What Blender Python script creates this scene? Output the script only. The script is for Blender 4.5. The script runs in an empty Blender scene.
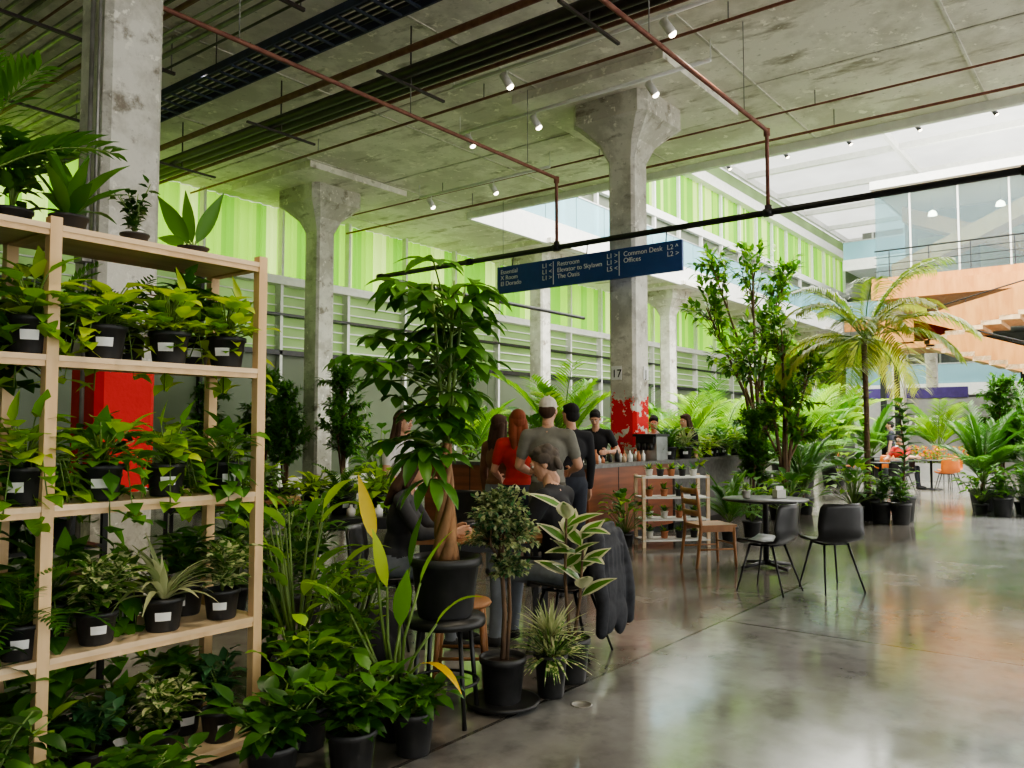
import bpy, math, random
import numpy as np
from mathutils import Vector, Matrix, Euler, noise
random.seed(11)
R=random.random
def U(a,b): return a+(b-a)*R()
PHI=math.radians(52.2)
CP,SP=math.cos(PHI),math.sin(PHI)
def W(a,b,z=0): return Vector((CP*a-SP*b, SP*a+CP*b, z))
V=Vector

# ------------------------------------------------------------ materials
def nt(name):
    m=bpy.data.materials.new(name); m.use_nodes=True
    t=m.node_tree; return m,t,t.nodes["Principled BSDF"],t.nodes["Material Output"]
def rgba(c): return (c[0],c[1],c[2],1)
def mk(name,col,rough=.5,metal=0,col2=None,nscale=6,bump=0,spec=.5,stretch=None,lo=.35,hi=.65,detail=5):
    m,t,b,o=nt(name)
    b.inputs['Roughness'].default_value=rough; b.inputs['Metallic'].default_value=metal
    b.inputs['Specular IOR Level'].default_value=spec
    if col2 is None: col2=tuple(c*.75 for c in col)
    tc=t.nodes.new('ShaderNodeTexCoord'); mp=t.nodes.new('ShaderNodeMapping')
    if stretch: mp.inputs['Scale'].default_value=stretch
    n=t.nodes.new('ShaderNodeTexNoise'); n.inputs['Scale'].default_value=nscale; n.inputs['Detail'].default_value=detail
    r=t.nodes.new('ShaderNodeValToRGB'); r.color_ramp.elements[0].position=lo; r.color_ramp.elements[1].position=hi
    r.color_ramp.elements[0].color=rgba(col); r.color_ramp.elements[1].color=rgba(col2)
    L=t.links.new
    L(tc.outputs['Object'],mp.inputs[0]); L(mp.outputs[0],n.inputs['Vector']); L(n.outputs[0],r.inputs[0]); L(r.outputs[0],b.inputs['Base Color'])
    if bump:
        bm=t.nodes.new('ShaderNodeBump'); bm.inputs['Strength'].default_value=bump; bm.inputs['Distance'].default_value=.01
        L(n.outputs[0],bm.inputs['Height']); L(bm.outputs[0],b.inputs['Normal'])
    return m
def leafmat(name,c1,c2,rough=.38,trans=.35,speck=None):
    m,t,b,o=nt(name); L=t.links.new
    at=t.nodes.new('ShaderNodeAttribute'); at.attribute_name='var'
    mx=t.nodes.new('ShaderNodeMix'); mx.data_type='RGBA'
    mx.inputs[6].default_value=rgba(c1); mx.inputs[7].default_value=rgba(c2)
    L(at.outputs['Fac'],mx.inputs[0]); col=mx.outputs[2]
    if speck:
        n=t.nodes.new('ShaderNodeTexNoise'); n.inputs['Scale'].default_value=35; n.inputs['Detail'].default_value=2
        tc=t.nodes.new('ShaderNodeTexCoord'); L(tc.outputs['Object'],n.inputs['Vector'])
        r=t.nodes.new('ShaderNodeValToRGB'); r.color_ramp.elements[0].position=.5; r.color_ramp.elements[1].position=.56
        L(n.outputs[0],r.inputs[0])
        m2=t.nodes.new('ShaderNodeMix'); m2.data_type='RGBA'; m2.inputs[7].default_value=rgba(speck)
        L(r.outputs[0],m2.inputs[0]); L(col,m2.inputs[6]); col=m2.outputs[2]
    L(col,b.inputs['Base Color']); b.inputs['Roughness'].default_value=rough
    tr=t.nodes.new('ShaderNodeBsdfTranslucent'); L(col,tr.inputs[0])
    ms=t.nodes.new('ShaderNodeMixShader'); ms.inputs[0].default_value=trans
    L(b.outputs[0],ms.inputs[1]); L(tr.outputs[0],ms.inputs[2]); L(ms.outputs[0],o.inputs[0])
    return m
def transl(name,c,fac=.7,rough=.4,k=.55,ns=.7):
    m,t,b,o=nt(name); L=t.links.new
    b.inputs['Base Color'].default_value=rgba(c); b.inputs['Roughness'].default_value=rough
    n=t.nodes.new('ShaderNodeTexNoise'); n.inputs['Scale'].default_value=ns; n.inputs['Detail'].default_value=2
    tc=t.nodes.new('ShaderNodeTexCoord'); L(tc.outputs['Object'],n.inputs['Vector'])
    mx=t.nodes.new('ShaderNodeMix'); mx.data_type='RGBA'; mx.inputs[6].default_value=rgba(c); mx.inputs[7].default_value=rgba([x*k for x in c])
    L(n.outputs[0],mx.inputs[0]); L(mx.outputs[2],b.inputs['Base Color'])
    tr=t.nodes.new('ShaderNodeBsdfTranslucent'); L(mx.outputs[2],tr.inputs[0])
    ms=t.nodes.new('ShaderNodeMixShader'); ms.inputs[0].default_value=fac
    L(b.outputs[0],ms.inputs[1]); L(tr.outputs[0],ms.inputs[2]); L(ms.outputs[0],o.inputs[0])
    return m
def glassmat(name,c,alpha=.35):
    m,t,b,o=nt(name); L=t.links.new
    tp=t.nodes.new('ShaderNodeBsdfTransparent'); tp.inputs[0].default_value=rgba(c)
    b.inputs['Base Color'].default_value=rgba(c); b.inputs['Roughness'].default_value=.08
    ms=t.nodes.new('ShaderNodeMixShader'); ms.inputs[0].default_value=alpha
    L(tp.outputs[0],ms.inputs[1]); L(b.outputs[0],ms.inputs[2]); L(ms.outputs[0],o.inputs[0]); return m
def emis(name,c,s):
    m,t,b,o=nt(name); b.inputs['Base Color'].default_value=rgba(c)
    b.inputs['Emission Color'].default_value=rgba(c); b.inputs['Emission Strength'].default_value=s; return m

def concrete(name,base,pale,dark,red=False,scale=1.0,solid=False):
    m,t,b,o=nt(name); L=t.links.new
    tc=t.nodes.new('ShaderNodeTexCoord')
    def noi(s,d=6,st=None):
        n=t.nodes.new('ShaderNodeTexNoise'); n.inputs['Scale'].default_value=s*scale; n.inputs['Detail'].default_value=d; n.inputs['Roughness'].default_value=.65
        if st:
            mp=t.nodes.new('ShaderNodeMapping'); mp.inputs['Scale'].default_value=st; L(tc.outputs['Object'],mp.inputs[0]); L(mp.outputs[0],n.inputs['Vector'])
        else: L(tc.outputs['Object'],n.inputs['Vector'])
        return n
    def ramp(src,lo,hi):
        r=t.nodes.new('ShaderNodeValToRGB'); r.color_ramp.elements[0].position=lo; r.color_ramp.elements[1].position=hi
        L(src,r.inputs[0]); return r.outputs[0]
    def mix(f,a,c):
        x=t.nodes.new('ShaderNodeMix'); x.data_type='RGBA'; L(f,x.inputs[0])
        if isinstance(a,tuple): x.inputs[6].default_value=rgba(a)
        else: L(a,x.inputs[6])
        x.inputs[7].default_value=rgba(c); return x.outputs[2]
    def math_(op,a,bv,third=None):
        n=t.nodes.new('ShaderNodeMath'); n.operation=op
        for i,q in enumerate((a,bv,third)):
            if q is None: continue
            if isinstance(q,(int,float)): n.inputs[i].default_value=q
            else: L(q,n.inputs[i])
        return n.outputs[0]
    c=mix(ramp(noi(.8,7).outputs[0],.44,.56),base,pale)
    c=mix(ramp(noi(2.4,9,(1,.35,1)).outputs[0],.56,.67),c,dark)
    c=mix(ramp(noi(5,9).outputs[0],.60,.64),c,tuple(min(1,x*1.15) for x in pale))
    c=mix(ramp(noi(9,8).outputs[0],.6,.72),c,tuple(x*.7 for x in base))
    if red:
        sp=t.nodes.new('ShaderNodeSeparateXYZ'); L(tc.outputs['Object'],sp.inputs[0])
        ad=math_('MULTIPLY_ADD',noi(6,6).outputs[0],.3 if solid else 1.1,sp.outputs[2])
        f1=math_('LESS_THAN',ad,red); f2=math_('GREATER_THAN',ad,red-(1.0 if solid else .85))
        f=math_('MULTIPLY',f1,f2)
        if not solid: f=math_('MULTIPLY',f,math_('LESS_THAN',noi(3.2,5).outputs[0],.56))
        c=mix(f,c,(.7,.02,.02))
    L(c,b.inputs['Base Color']); b.inputs['Roughness'].default_value=.75
    bm=t.nodes.new('ShaderNodeBump'); bm.inputs['Strength'].default_value=.4; bm.inputs['Distance'].default_value=.02
    L(noi(6,8).outputs[0],bm.inputs['Height']); L(bm.outputs[0],b.inputs['Normal'])
    return m

def floormat():
    m,t,b,o=nt('polished_concrete'); L=t.links.new
    tc=t.nodes.new('ShaderNodeTexCoord'); sp=t.nodes.new('ShaderNodeSeparateXYZ'); L(tc.outputs['Object'],sp.inputs[0])
    def noi(s,d=6):
        n=t.nodes.new('ShaderNodeTexNoise'); n.inputs['Scale'].default_value=s; n.inputs['Detail'].default_value=d; n.inputs['Roughness'].default_value=.6
        L(tc.outputs['Object'],n.inputs['Vector']); return n.outputs[0]
    r=t.nodes.new('ShaderNodeValToRGB'); e=r.color_ramp.elements
    e[0].position=.35; e[0].color=(.125,.11,.095,1); e[1].position=.68; e[1].color=(.27,.255,.23,1)
    L(noi(.9,9),r.inputs[0]); c=r.outputs[0]
    r2=t.nodes.new('ShaderNodeValToRGB'); r2.color_ramp.elements[0].position=.5; r2.color_ramp.elements[1].position=.75
    r2.color_ramp.elements[0].color=(1,1,1,1); r2.color_ramp.elements[1].color=(.58,.58,.58,1); L(noi(5,10),r2.inputs[0])
    mm=t.nodes.new('ShaderNodeMix'); mm.data_type='RGBA'; mm.blend_type='MULTIPLY'; mm.inputs[0].default_value=1; L(c,mm.inputs[6]); L(r2.outputs[0],mm.inputs[7]); c=mm.outputs[2]
    def joint(i,off):
        a=t.nodes.new('ShaderNodeMath'); a.operation='SUBTRACT'; a.inputs[1].default_value=off; L(sp.outputs[i],a.inputs[0])
        p=t.nodes.new('ShaderNodeMath'); p.operation='PINGPONG'; p.inputs[1].default_value=4.175; L(a.outputs[0],p.inputs[0])
        l=t.nodes.new('ShaderNodeMath'); l.operation='LESS_THAN'; l.inputs[1].default_value=.012; L(p.outputs[0],l.inputs[0]); return l.outputs[0]
    mxn=t.nodes.new('ShaderNodeMath'); mxn.operation='MAXIMUM'; L(joint(0,6.2),mxn.inputs[0]); L(joint(1,2.7),mxn.inputs[1])
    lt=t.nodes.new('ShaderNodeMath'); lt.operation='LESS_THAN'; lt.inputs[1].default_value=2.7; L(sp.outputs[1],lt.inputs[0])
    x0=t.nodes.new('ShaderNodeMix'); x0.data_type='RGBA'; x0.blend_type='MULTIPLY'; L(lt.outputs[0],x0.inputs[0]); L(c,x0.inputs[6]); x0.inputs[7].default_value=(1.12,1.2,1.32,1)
    x=t.nodes.new('ShaderNodeMix'); x.data_type='RGBA'; L(mxn.outputs[0],x.inputs[0]); L(x0.outputs[2],x.inputs[6]); x.inputs[7].default_value=(.07,.065,.06,1)
    L(x.outputs[2],b.inputs['Base Color'])
    mr=t.nodes.new('ShaderNodeMapRange'); mr.inputs[1].default_value=.3; mr.inputs[2].default_value=.7; mr.inputs[3].default_value=.07; mr.inputs[4].default_value=.2
    L(noi(1.7,8),mr.inputs[0]); L(mr.outputs[0],b.inputs['Roughness']); b.inputs['Specular IOR Level'].default_value=.85
    bm=t.nodes.new('ShaderNodeBump'); bm.inputs['Strength'].default_value=.05; bm.inputs['Distance'].default_value=.02; L(noi(2.2,4),bm.inputs['Height']); L(bm.outputs[0],b.inputs['Normal'])
    return m

M_floor=floormat()
M_ceil=concrete('ceiling_concrete',(.63,.6,.52),(.82,.79,.7),(.36,.33,.26))
M_col=concrete('column_concrete',(.48,.46,.39),(.7,.68,.6),(.24,.21,.16),red=False,scale=1.6)
M_colred=concrete('column_concrete_red',(.48,.46,.39),(.7,.68,.6),(.24,.21,.16),red=2.5,scale=1.6)
M_colred2=concrete('column_concrete_red_band',(.48,.46,.39),(.7,.68,.6),(.24,.21,.16),red=2.15,scale=1.6,solid=True)
M_white=mk('white_paint',(.8,.8,.76),.5,col2=(.72,.72,.69))
M_wood=mk('pine_wood',(.76,.54,.31),.55,col2=(.6,.4,.21),nscale=9,stretch=(1,1,.12),bump=.1)
M_board=mk('pine_board',(.8,.62,.42),.55,col2=(.64,.46,.28),nscale=9,stretch=(.12,1,1))
M_warm=mk('oak_slat',(.6,.28,.08),.5,col2=(.48,.2,.05),nscale=6,stretch=(1,1,.2))
M_chairw=mk('chair_wood',(.42,.2,.08),.4,col2=(.3,.13,.05),nscale=8,stretch=(1,1,.2))
M_counter=mk('counter_wood',(.3,.1,.05),.35,col2=(.19,.065,.032),nscale=5,stretch=(.3,.3,3))
M_stone=mk('counter_stone',(.1,.095,.09),.3,col2=(.16,.155,.15),nscale=14)
M_black=mk('black_metal',(.012,.012,.013),.4,col2=(.02,.02,.02))
M_blackp=mk('black_plastic',(.015,.015,.016),.35,col2=(.025,.025,.025))
M_orangep=mk('orange_plastic',(.75,.2,.03),.35,col2=(.65,.16,.03))
M_pot=mk('nursery_pot',(.02,.021,.022),.45,col2=(.035,.035,.036),nscale=12)
M_potw=mk('white_pot',(.7,.68,.62),.35,col2=(.6,.58,.54))
M_terra=mk('terracotta',(.5,.2,.1),.7,col2=(.4,.15,.07))
M_soil=mk('soil',(.05,.03,.02),.95,col2=(.02,.012,.008),nscale=40,bump=.5)
M_tag=mk('label_paper',(.85,.85,.83),.6,col2=(.8,.8,.78))
M_bark=mk('bark',(.2,.12,.065),.85,col2=(.1,.065,.04),nscale=25,bump=.4,stretch=(1,1,.3))
M_bark2=mk('money_tree_bark',(.36,.19,.09),.75,col2=(.2,.11,.05),nscale=22,bump=.4,stretch=(1,1,.4))
M_stem=mk('green_stem',(.16,.26,.05),.5,col2=(.1,.17,.04))
M_rust=mk('rusty_pipe',(.2,.07,.05),.6,col2=(.28,.12,.08),nscale=10)
M_pipeg=mk('grey_conduit',(.34,.33,.31),.4,metal=.5,col2=(.22,.21,.19))
M_pipeb=mk('dark_pipe',(.035,.028,.026),.45,col2=(.06,.04,.035))
M_tray=mk('cable_tray',(.04,.05,.1),.5,col2=(.03,.035,.06))
M_sign=mk('sign_blue',(.025,.075,.26),.45,col2=(.022,.065,.23))
M_text=mk('sign_text',(.85,.85,.85),.5,col2=(.8,.8,.8))
M_greenp=transl('green_polycarbonate',(.36,.7,.06),.75,k=.75)
M_greend=transl('deep_green_polycarbonate',(.22,.54,.04),.75,k=.75)
M_greenpale=transl('pale_green_polycarbonate',(.58,.82,.2),.75,k=.85)
M_frost=transl('frosted_glass',(.48,.62,.33),.6)
M_mglass=transl('mesh_glass',(.27,.31,.22),.5,.3)
M_roof=transl('roof_translucent',(.92,.92,.9),.8,k=.8)
M_glass=glassmat('clear_glass',(.7,.82,.84),.1)
M_glassb=glassmat('balustrade_glass',(.5,.78,.86),.4)
M_purple=mk('purple_paint',(.07,.04,.2),.5)
M_greyw=mk('grey_partition',(.33,.33,.31),.7,col2=(.29,.29,.28))
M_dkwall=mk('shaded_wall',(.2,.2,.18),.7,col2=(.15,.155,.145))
M_lamp=emis('lamp_glow',(1,.86,.62),14)
M_metal=mk('steel',(.5,.5,.5),.3,metal=.9)
M_paper=mk('cardboard',(.55,.42,.28),.8)

L_dark=leafmat('leaf_dark',(.022,.08,.012),(.055,.16,.02))
L_mid=leafmat('leaf_mid',(.045,.16,.016),(.13,.32,.03))
L_bright=leafmat('leaf_bright',(.15,.38,.015),(.4,.64,.04),trans=.42)
L_lime=leafmat('leaf_lime',(.36,.6,.03),(.62,.76,.08),trans=.45)
L_money=leafmat('leaf_money_tree',(.035,.14,.016),(.14,.34,.035),trans=.38)
L_blue=leafmat('leaf_bluegreen',(.05,.15,.06),(.1,.25,.1))
L_varieg=leafmat('leaf_variegated',(.07,.19,.03),(.15,.3,.06),speck=(.75,.77,.42))
L_vfine=leafmat('leaf_variegated_fine',(.28,.36,.14),(.62,.64,.38))
L_yellow=leafmat('leaf_yellow',(.88,.55,.01),(.85,.68,.03),trans=.4)
L_palmy=leafmat('leaf_palm_golden',(.15,.3,.03),(.46,.46,.06),trans=.4)
L_orange=leafmat('petal_orange',(.8,.16,.02),(.9,.3,.05))
L_cream=leafmat('leaf_cream',(.66,.64,.42),(.8,.78,.55))

# ------------------------------------------------------------ mesh builder
class MB:
    def __init__(s): s.v=[];s.f=[];s.m=[];s.var=[];s.sm=[];s.mats=[]
    def mi(s,m):
        if m not in s.mats: s.mats.append(m)
        return s.mats.index(m)
    def add(s,vs,fs,mat,var=.5,smooth=True):
        o=len(s.v); s.v.extend([tuple(p) for p in vs]); i=s.mi(mat)
        for f in fs: s.f.append([o+k for k in f]); s.m.append(i); s.var.append(var); s.sm.append(smooth)
    def box(s,x0,x1,y0,y1,z0,z1,mat,mtx=None):
        vs=[V((x,y,z)) for x in(x0,x1) for y in(y0,y1) for z in(z0,z1)]
        if mtx is not None: vs=[mtx@p for p in vs]
        s.add(vs,[(0,1,3,2),(4,6,7,5),(0,4,5,1),(2,3,7,6),(0,2,6,4),(1,5,7,3)],mat,.5,False)
    def tube(s,pts,rads,mat,seg=8,var=.5):
        pts=[V(p) for p in pts]; n=len(pts)
        if not hasattr(rads,'__len__'): rads=[rads]*n
        vs=[];fs=[]
        d0=(pts[1]-pts[0]).normalized(); ref=V((0,0,1)) if abs(d0.z)<.9 else V((1,0,0))
        sx=d0.cross(ref).normalized()
        for i in range(n):
            if i==0:d=pts[1]-pts[0]
            elif i==n-1:d=pts[-1]-pts[-2]
            else:d=pts[i+1]-pts[i-1]
            d.normalize(); sx=(sx-d*sx.dot(d))
            if sx.length<1e-5: sx=d.orthogonal()
            sx.normalize(); sy=d.cross(sx)
            for k in range(seg):
                a=2*math.pi*k/seg; vs.append(pts[i]+(sx*math.cos(a)+sy*math.sin(a))*rads[i])
        for i in range(n-1):
            for k in range(seg):
                k2=(k+1)%seg; fs.append((i*seg+k,i*seg+k2,(i+1)*seg+k2,(i+1)*seg+k))
        fs.append(tuple(range(seg-1,-1,-1))); fs.append(tuple((n-1)*seg+k for k in range(seg)))
        s.add(vs,fs,mat,var)
    def lathe(s,c,prof,mat,seg=20,smooth=True):
        vs=[];fs=[];c=V(c)
        for (r,z) in prof:
            for k in range(seg):
                a=2*math.pi*k/seg; vs.append(c+V((r*math.cos(a),r*math.sin(a),z)))
        n=len(prof)
        for i in range(n-1):
            for k in range(seg):
                k2=(k+1)%seg; fs.append((i*seg+k,i*seg+k2,(i+1)*seg+k2,(i+1)*seg+k))
        fs.append(tuple(range(seg-1,-1,-1))); fs.append(tuple((n-1)*seg+k for k in range(seg)))
        s.add(vs,fs,mat,.5,smooth)
    def sheet(s,grid,th,mat):
        n=len(grid);m=len(grid[0]);top=[];bot=[]
        for i in range(n):
            for j in range(m):
                a=grid[min(i+1,n-1)][j]-grid[max(i-1,0)][j]; b=grid[i][min(j+1,m-1)]-grid[i][max(j-1,0)]
                nn=a.cross(b); nn.normalize(); top.append(grid[i][j]+nn*th/2); bot.append(grid[i][j]-nn*th/2)
        o=n*m;fs=[]
        for i in range(n-1):
            for j in range(m-1):
                q=(i*m+j,(i+1)*m+j,(i+1)*m+j+1,i*m+j+1); fs.append(q); fs.append(tuple(o+x for x in reversed(q)))
        per=[(i,0) for i in range(n)]+[(n-1,j) for j in range(1,m)]+[(i,m-1) for i in range(n-2,-1,-1)]+[(0,j) for j in range(m-2,0,-1)]
        for k in range(len(per)):
            a=per[k];b=per[(k+1)%len(per)]; ia=a[0]*m+a[1]; ib=b[0]*m+b[1]; fs.append((ia,o+ia,o+ib,ib))
        s.add(top+bot,fs,mat)
    def leaf(s,p,d,L,Wd,mat,droop=.4,fold=.25,n=4,shape=0,var=None,up=None,wav=0):
        d=V(d).normalized(); up=up or V((U(-.25,.25),U(-.25,.25),1))
        sd=d.cross(up)
        if sd.length<1e-3: sd=d.orthogonal()
        sd.normalize(); pos=V(p); st=L/n; vs=[]; fs=[]
        pw=(.75,.55,1.15,.9)[shape]
        for i in range(n+1):
            t=i/n
            w=Wd/2*max(.04,math.sin(math.pi*min(1,t**pw)))
            if shape==3: w=Wd/2*min(1,max(.06,(1-t)*2.2))*min(1,.35+t*3)
            nn=sd.cross(d)
            up_=nn*(fold*w+ (wav*math.sin(i*2.3)*w if wav else 0))
            vs+= [pos-sd*w+up_,pos.copy(),pos+sd*w+up_]
            pos=pos+d*st; d=(d+V((0,0,-1))*(droop/n)).normalized()
        for i in range(n):
            a=i*3; fs+=[(a,a+1,a+4,a+3),(a+1,a+2,a+5,a+4)]
        s.add(vs,fs,mat,R() if var is None else var)
        return pos
    def mesh(s,name):
        me=bpy.data.meshes.new(name); me.from_pydata(s.v,[],s.f)
        for m in s.mats: me.materials.append(m)
        me.polygons.foreach_set('material_index',s.m); me.polygons.foreach_set('use_smooth',s.sm)
        a=me.attributes.new('var','FLOAT','FACE'); a.data.foreach_set('value',s.var); me.update(); return me
    def obj(s,name,loc=(0,0,0),rz=0,sc=1):
        return inst(s.mesh(name),name,loc,rz,sc)
def inst(me,name,loc=(0,0,0),rz=0,sc=1):
    o=bpy.data.objects.new(name,me); o.location=loc; o.rotation_euler=(0,0,rz); o.scale=(sc,sc,sc)
    bpy.context.scene.collection.objects.link(o); return o
def bobj(M,name): return M.obj(name,(0,0,0),PHI)

# ------------------------------------------------------------ building (a,b,z frame)
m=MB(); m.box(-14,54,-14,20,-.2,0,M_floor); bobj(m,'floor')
m=MB()
m.box(-14,15.2,-14,17.2,6.9,7.3,M_ceil); m.box(15.2,54,13.3,17.2,6.9,7.3,M_ceil)
for a in np.arange(-10,15,2.78): m.box(a-.02,a+.02,-14,16.4,6.885,6.9,M_col)
for b in np.arange(-12,16,2.78): m.box(-14,15.15,b-.02,b+.02,6.885,6.9,M_col)
for a in (-.9,5.2): m.box(a-.9,a-.5,-14,16.4,6.78,6.9,M_ceil)
m.box(15.2,15.32,-14,13.2,6.75,7.45,M_white); m.box(15.3,54,13.18,13.3,6.75,7.45,M_white)
bobj(m,'ceiling')
m=MB(); m.box(14.5,54,-14,17,13.6,13.66,M_roof)
for a in np.arange(16,54,4.2): m.box(a-.1,a+.1,-14,15,13.35,13.6,M_white)
for b in (-6,1,8,14.7): m.box(14.5,54,b-.08,b+.08,13.3,13.6,M_white)
bobj(m,'ceiling_atrium')

def column(a,b,mat,top=6.9,name='concrete_column'):
    m=MB(); h=.24; c=.05
    def sec(w,c,z): return [V((x,y,z)) for x,y in((-w+c,-w),(w-c,-w),(w,-w+c),(w,w-c),(w-c,w),(-w+c,w),(-w,w-c),(-w,-w+c))]
    levels=[(h,c,0),(h,c,5.85),(h+.02,c,5.9),(.36,.08,6.12),(.62,.12,6.38),(.68,.12,6.42),(.68,.12,6.78)]
    vs=[];fs=[]
    for w,cc,z in levels: vs+=sec(w,cc,z)
    for i in range(len(levels)-1):
        for k in range(8): fs.append((i*8+k,i*8+(k+1)%8,(i+1)*8+(k+1)%8,(i+1)*8+k))
    fs.append(tuple(range(7,-1,-1))); fs.append(tuple((len(levels)-1)*8+k for k in range(8)))
    m.add(vs,fs,mat,.5,False)
    m.box(-1.35,1.35,-1.35,1.35,6.76,6.9,M_ceil)
    m.obj(name,W(a,b),PHI)
column(3.25,6.6,M_colred2); column(11.6,6.6,M_colred); column(3.25,14.6,M_col); column(11.6,14.4,M_col)
column(3.25,-1.8,M_col); column(11.6,-1.8,M_col); column(-5.1,6.6,M_col)
for a in (19.95,28.3,36.65,45): column(a,14.4,M_col)
RM=Matrix.Rotation(PHI,4,'Z')
m=MB(); m.tube([W(2.96,6.5,0),W(2.96,6.5,6.7)],.018,M_pipeg); m.tube([W(2.96,6.38,2),W(2.96,6.38,6.7)],.012,M_pipeg)
m.box(2.9,2.99,6.43,6.57,2.8,3.0,M_pipeg,RM); m.obj('column_conduit')

# left wall
m=MB(); B0=16.5
m.box(-14,53.8,B0-.1,B0+.15,0,.35,M_col)
m.box(-14,53.8,B0-.18,B0+.15,5.0,5.2,M_white); m.box(-14,53.8,B0-.12,B0+.12,3.3,3.42,M_black)
m.box(-14,53.8,B0-.15,B0+.12,4.25,4.31,M_black)
for a in np.arange(-13,53.5,2.09): m.box(a-.04,a+.04,B0-.12,B0+.1,.35,5.0,M_black if a<11 else M_white)
for a in np.arange(-13,53.5,2.09): m.box(a-.035,a+.035,B0-.14,B0+.02,5.2,6.9,M_white)
for z in np.arange(3.5,5.0,.25): m.box(-14,53.8,B0+.02,B0+.08,z,z+.03,M_white)
bobj(m,'wall_left')
def wave(a0,a1,b,z0,z1,step=.075,amp=.05):
    m=MB(); n=int((a1-a0)/step); i=0
    while i<n:
        k=random.choice([2,4,4,6]); k=min(k,n-i)
        vs=[];fs=[]
        for j in range(k+1):
            a=a0+(i+j)*step; bb=b+amp*math.sin((i+j)*math.pi/2)+.02*math.sin((i+j)*.7)
            vs+=[V((a,bb,z0)),V((a,bb,z1))]
        for j in range(k): fs.append((2*j,2*j+2,2*j+3,2*j+1))
        m.add(vs,fs,random.choice([M_greenp,M_greenp,M_greend,M_greend,M_greenpale]),.5,False); i+=k
    return m
bobj(wave(-13.9,53.7,B0+.08,5.21,6.89),'green_corrugated_panel')
k=1
for (a0,a1) in ((-14,3),(3,20),(20,37),(37,53.8)):
    m=MB(); m.box(a0+.01,a1-.01,B0+.11,B0+.13,3.42,5.0,M_mglass if a0<2 else M_frost); m.box(a0+.01,a1-.01,B0+.0,B0+.02,.35,3.3,M_mglass)
    bobj(m,'window_%d'%k); k+=1
m=MB(); B1=14.75
m.box(15.2,53.8,B1,B1+.2,7.3,7.9,M_white); m.box(15.2,53.8,B1-.1,B1+.2,9.7,10.0,M_white); m.box(15.2,53.8,B1-.3,B1+.2,12.0,12.45,M_white)
m.box(15.2,53.8,B1,B1+.2,12.45,13.2,M_frost)
for a in np.arange(15.4,53.5,2.09): m.box(a-.05,a+.05,B1-.06,B1+.2,7.9,12.0,M_white)
bobj(m,'wall_atrium_left')
bobj(wave(15.3,53.5,B1+.1,10.0,12.0),'green_corrugated_panel')
m=MB(); m.box(15.2,53.7,B1+.08,B1+.1,7.9,9.7,M_mglass); bobj(m,'window_5')
m=MB()
for a in np.arange(15.6,52,1.6): m.box(a,a+1.56,13.36,13.375,7.5,8.5,M_glassb)
m.box(15.4,53.5,13.34,13.4,8.5,8.54,M_metal)
bobj(m,'glass_balustrade')
m=MB(); m.box(53.8,54,-14,17,0,13.6,M_greyw)
for b in np.arange(-13,17,2.6): m.box(53.65,53.8,b-.06,b+.06,0,13.6,M_white)
bobj(m,'wall_far')
m=MB()
for z in (3.8,7.4,10.8): m.box(53.6,53.65,-14,17,z,z+2.4,M_mglass)
bobj(m,'window_6')
m=MB()
for z in (3.4,7.0,10.4):
    m.box(47,53.5,-13.8,13.1,z,z+.4,M_white); m.box(46.9,47,-13.8,13.1,z-.1,z+.5,M_warm if z>3.5 and z<8 else M_white)
    m.box(47.02,47.05,-13.8,13.1,z+.5,z+1.5,M_glassb); m.box(47,47.08,-13.8,13.1,z+1.5,z+1.56,M_metal)
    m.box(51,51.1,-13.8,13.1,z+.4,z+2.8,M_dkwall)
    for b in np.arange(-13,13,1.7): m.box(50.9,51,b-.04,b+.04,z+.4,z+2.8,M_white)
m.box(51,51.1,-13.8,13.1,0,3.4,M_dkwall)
for b in (-9,-3,3,9): m.box(47.4,47.8,b-.2,b+.2,0,10.4,M_col)
bobj(m,'atrium_balcony')
m=MB(); m.box(-14,54,-14.1,-13.9,0,.3,M_col); m.box(-14,54,-14.1,-13.9,6.2,6.9,M_white)
for a in np.arange(-13,54,3): m.box(a-.06,a+.06,-14.05,-13.95,.3,6.2,M_white)
bobj(m,'wall_right')
m=MB(); m.box(-14.2,-14,-14,17,0,6.9,M_greyw); bobj(m,'wall_back')

# mezzanine : timber deck, railings, glazed rooms and an upper stair flight behind the glass
m=MB()
m.box(31.5,40,-13.8,7.8,6.3,7.0,M_warm)
m.box(31.4,31.5,-13.8,7.8,6.2,6.75,M_warm)
m.box(31.5,40,-13.8,7.8,10.3,10.6,M_white)
for b in np.arange(-13.6,8,1.55): m.box(31.9,31.96,b-.03,b+.03,7,10.3,M_white)
m.box(31.92,31.94,-13.8,7.7,7,10.3,M_glass); m.box(31.92,40,7.7,7.74,7,10.3,M_glass)
for z in (7.25,7.5,7.75,8.0): m.tube([(31.55,-13.7,z),(31.55,7.7,z)],.014 if z<8 else .03,M_black,6)
for b in np.arange(-13.6,7.8,1.3): m.box(31.53,31.57,b-.015,b+.015,7,8.0,M_black)
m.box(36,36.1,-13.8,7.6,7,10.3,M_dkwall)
for b in np.arange(-12,7,2.2):
    m.box(35.9,36,b,b+1.5,7.6,9.2,M_frost); m.tube([(33.5,b+.5,10.3),(33.5,b+.5,9.7)],.01,M_black,5); m.lathe((33.5,b+.5,9.5),[(.16,0),(.12,.14),(.03,.2)],M_lamp,12)
for (p0,p1) in (((7.3,7.0),(1.5,9.5)),((7.3,9.6),(1.5,7.1))):
    x0,x1=(32.3,33.4) if p0[1]<8 else (34.2,35.2)
    vs=[V((x,b,z)) for x in(x0,x1) for (b,z) in(p0,p1,(p1[0],p1[1]+.6),(p0[0],p0[1]+.6))]
    m.add(vs,[(0,1,2,3),(7,6,5,4),(0,4,5,1),(1,5,6,2),(2,6,7,3),(3,7,4,0)],M_warm,.5,False)
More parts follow.
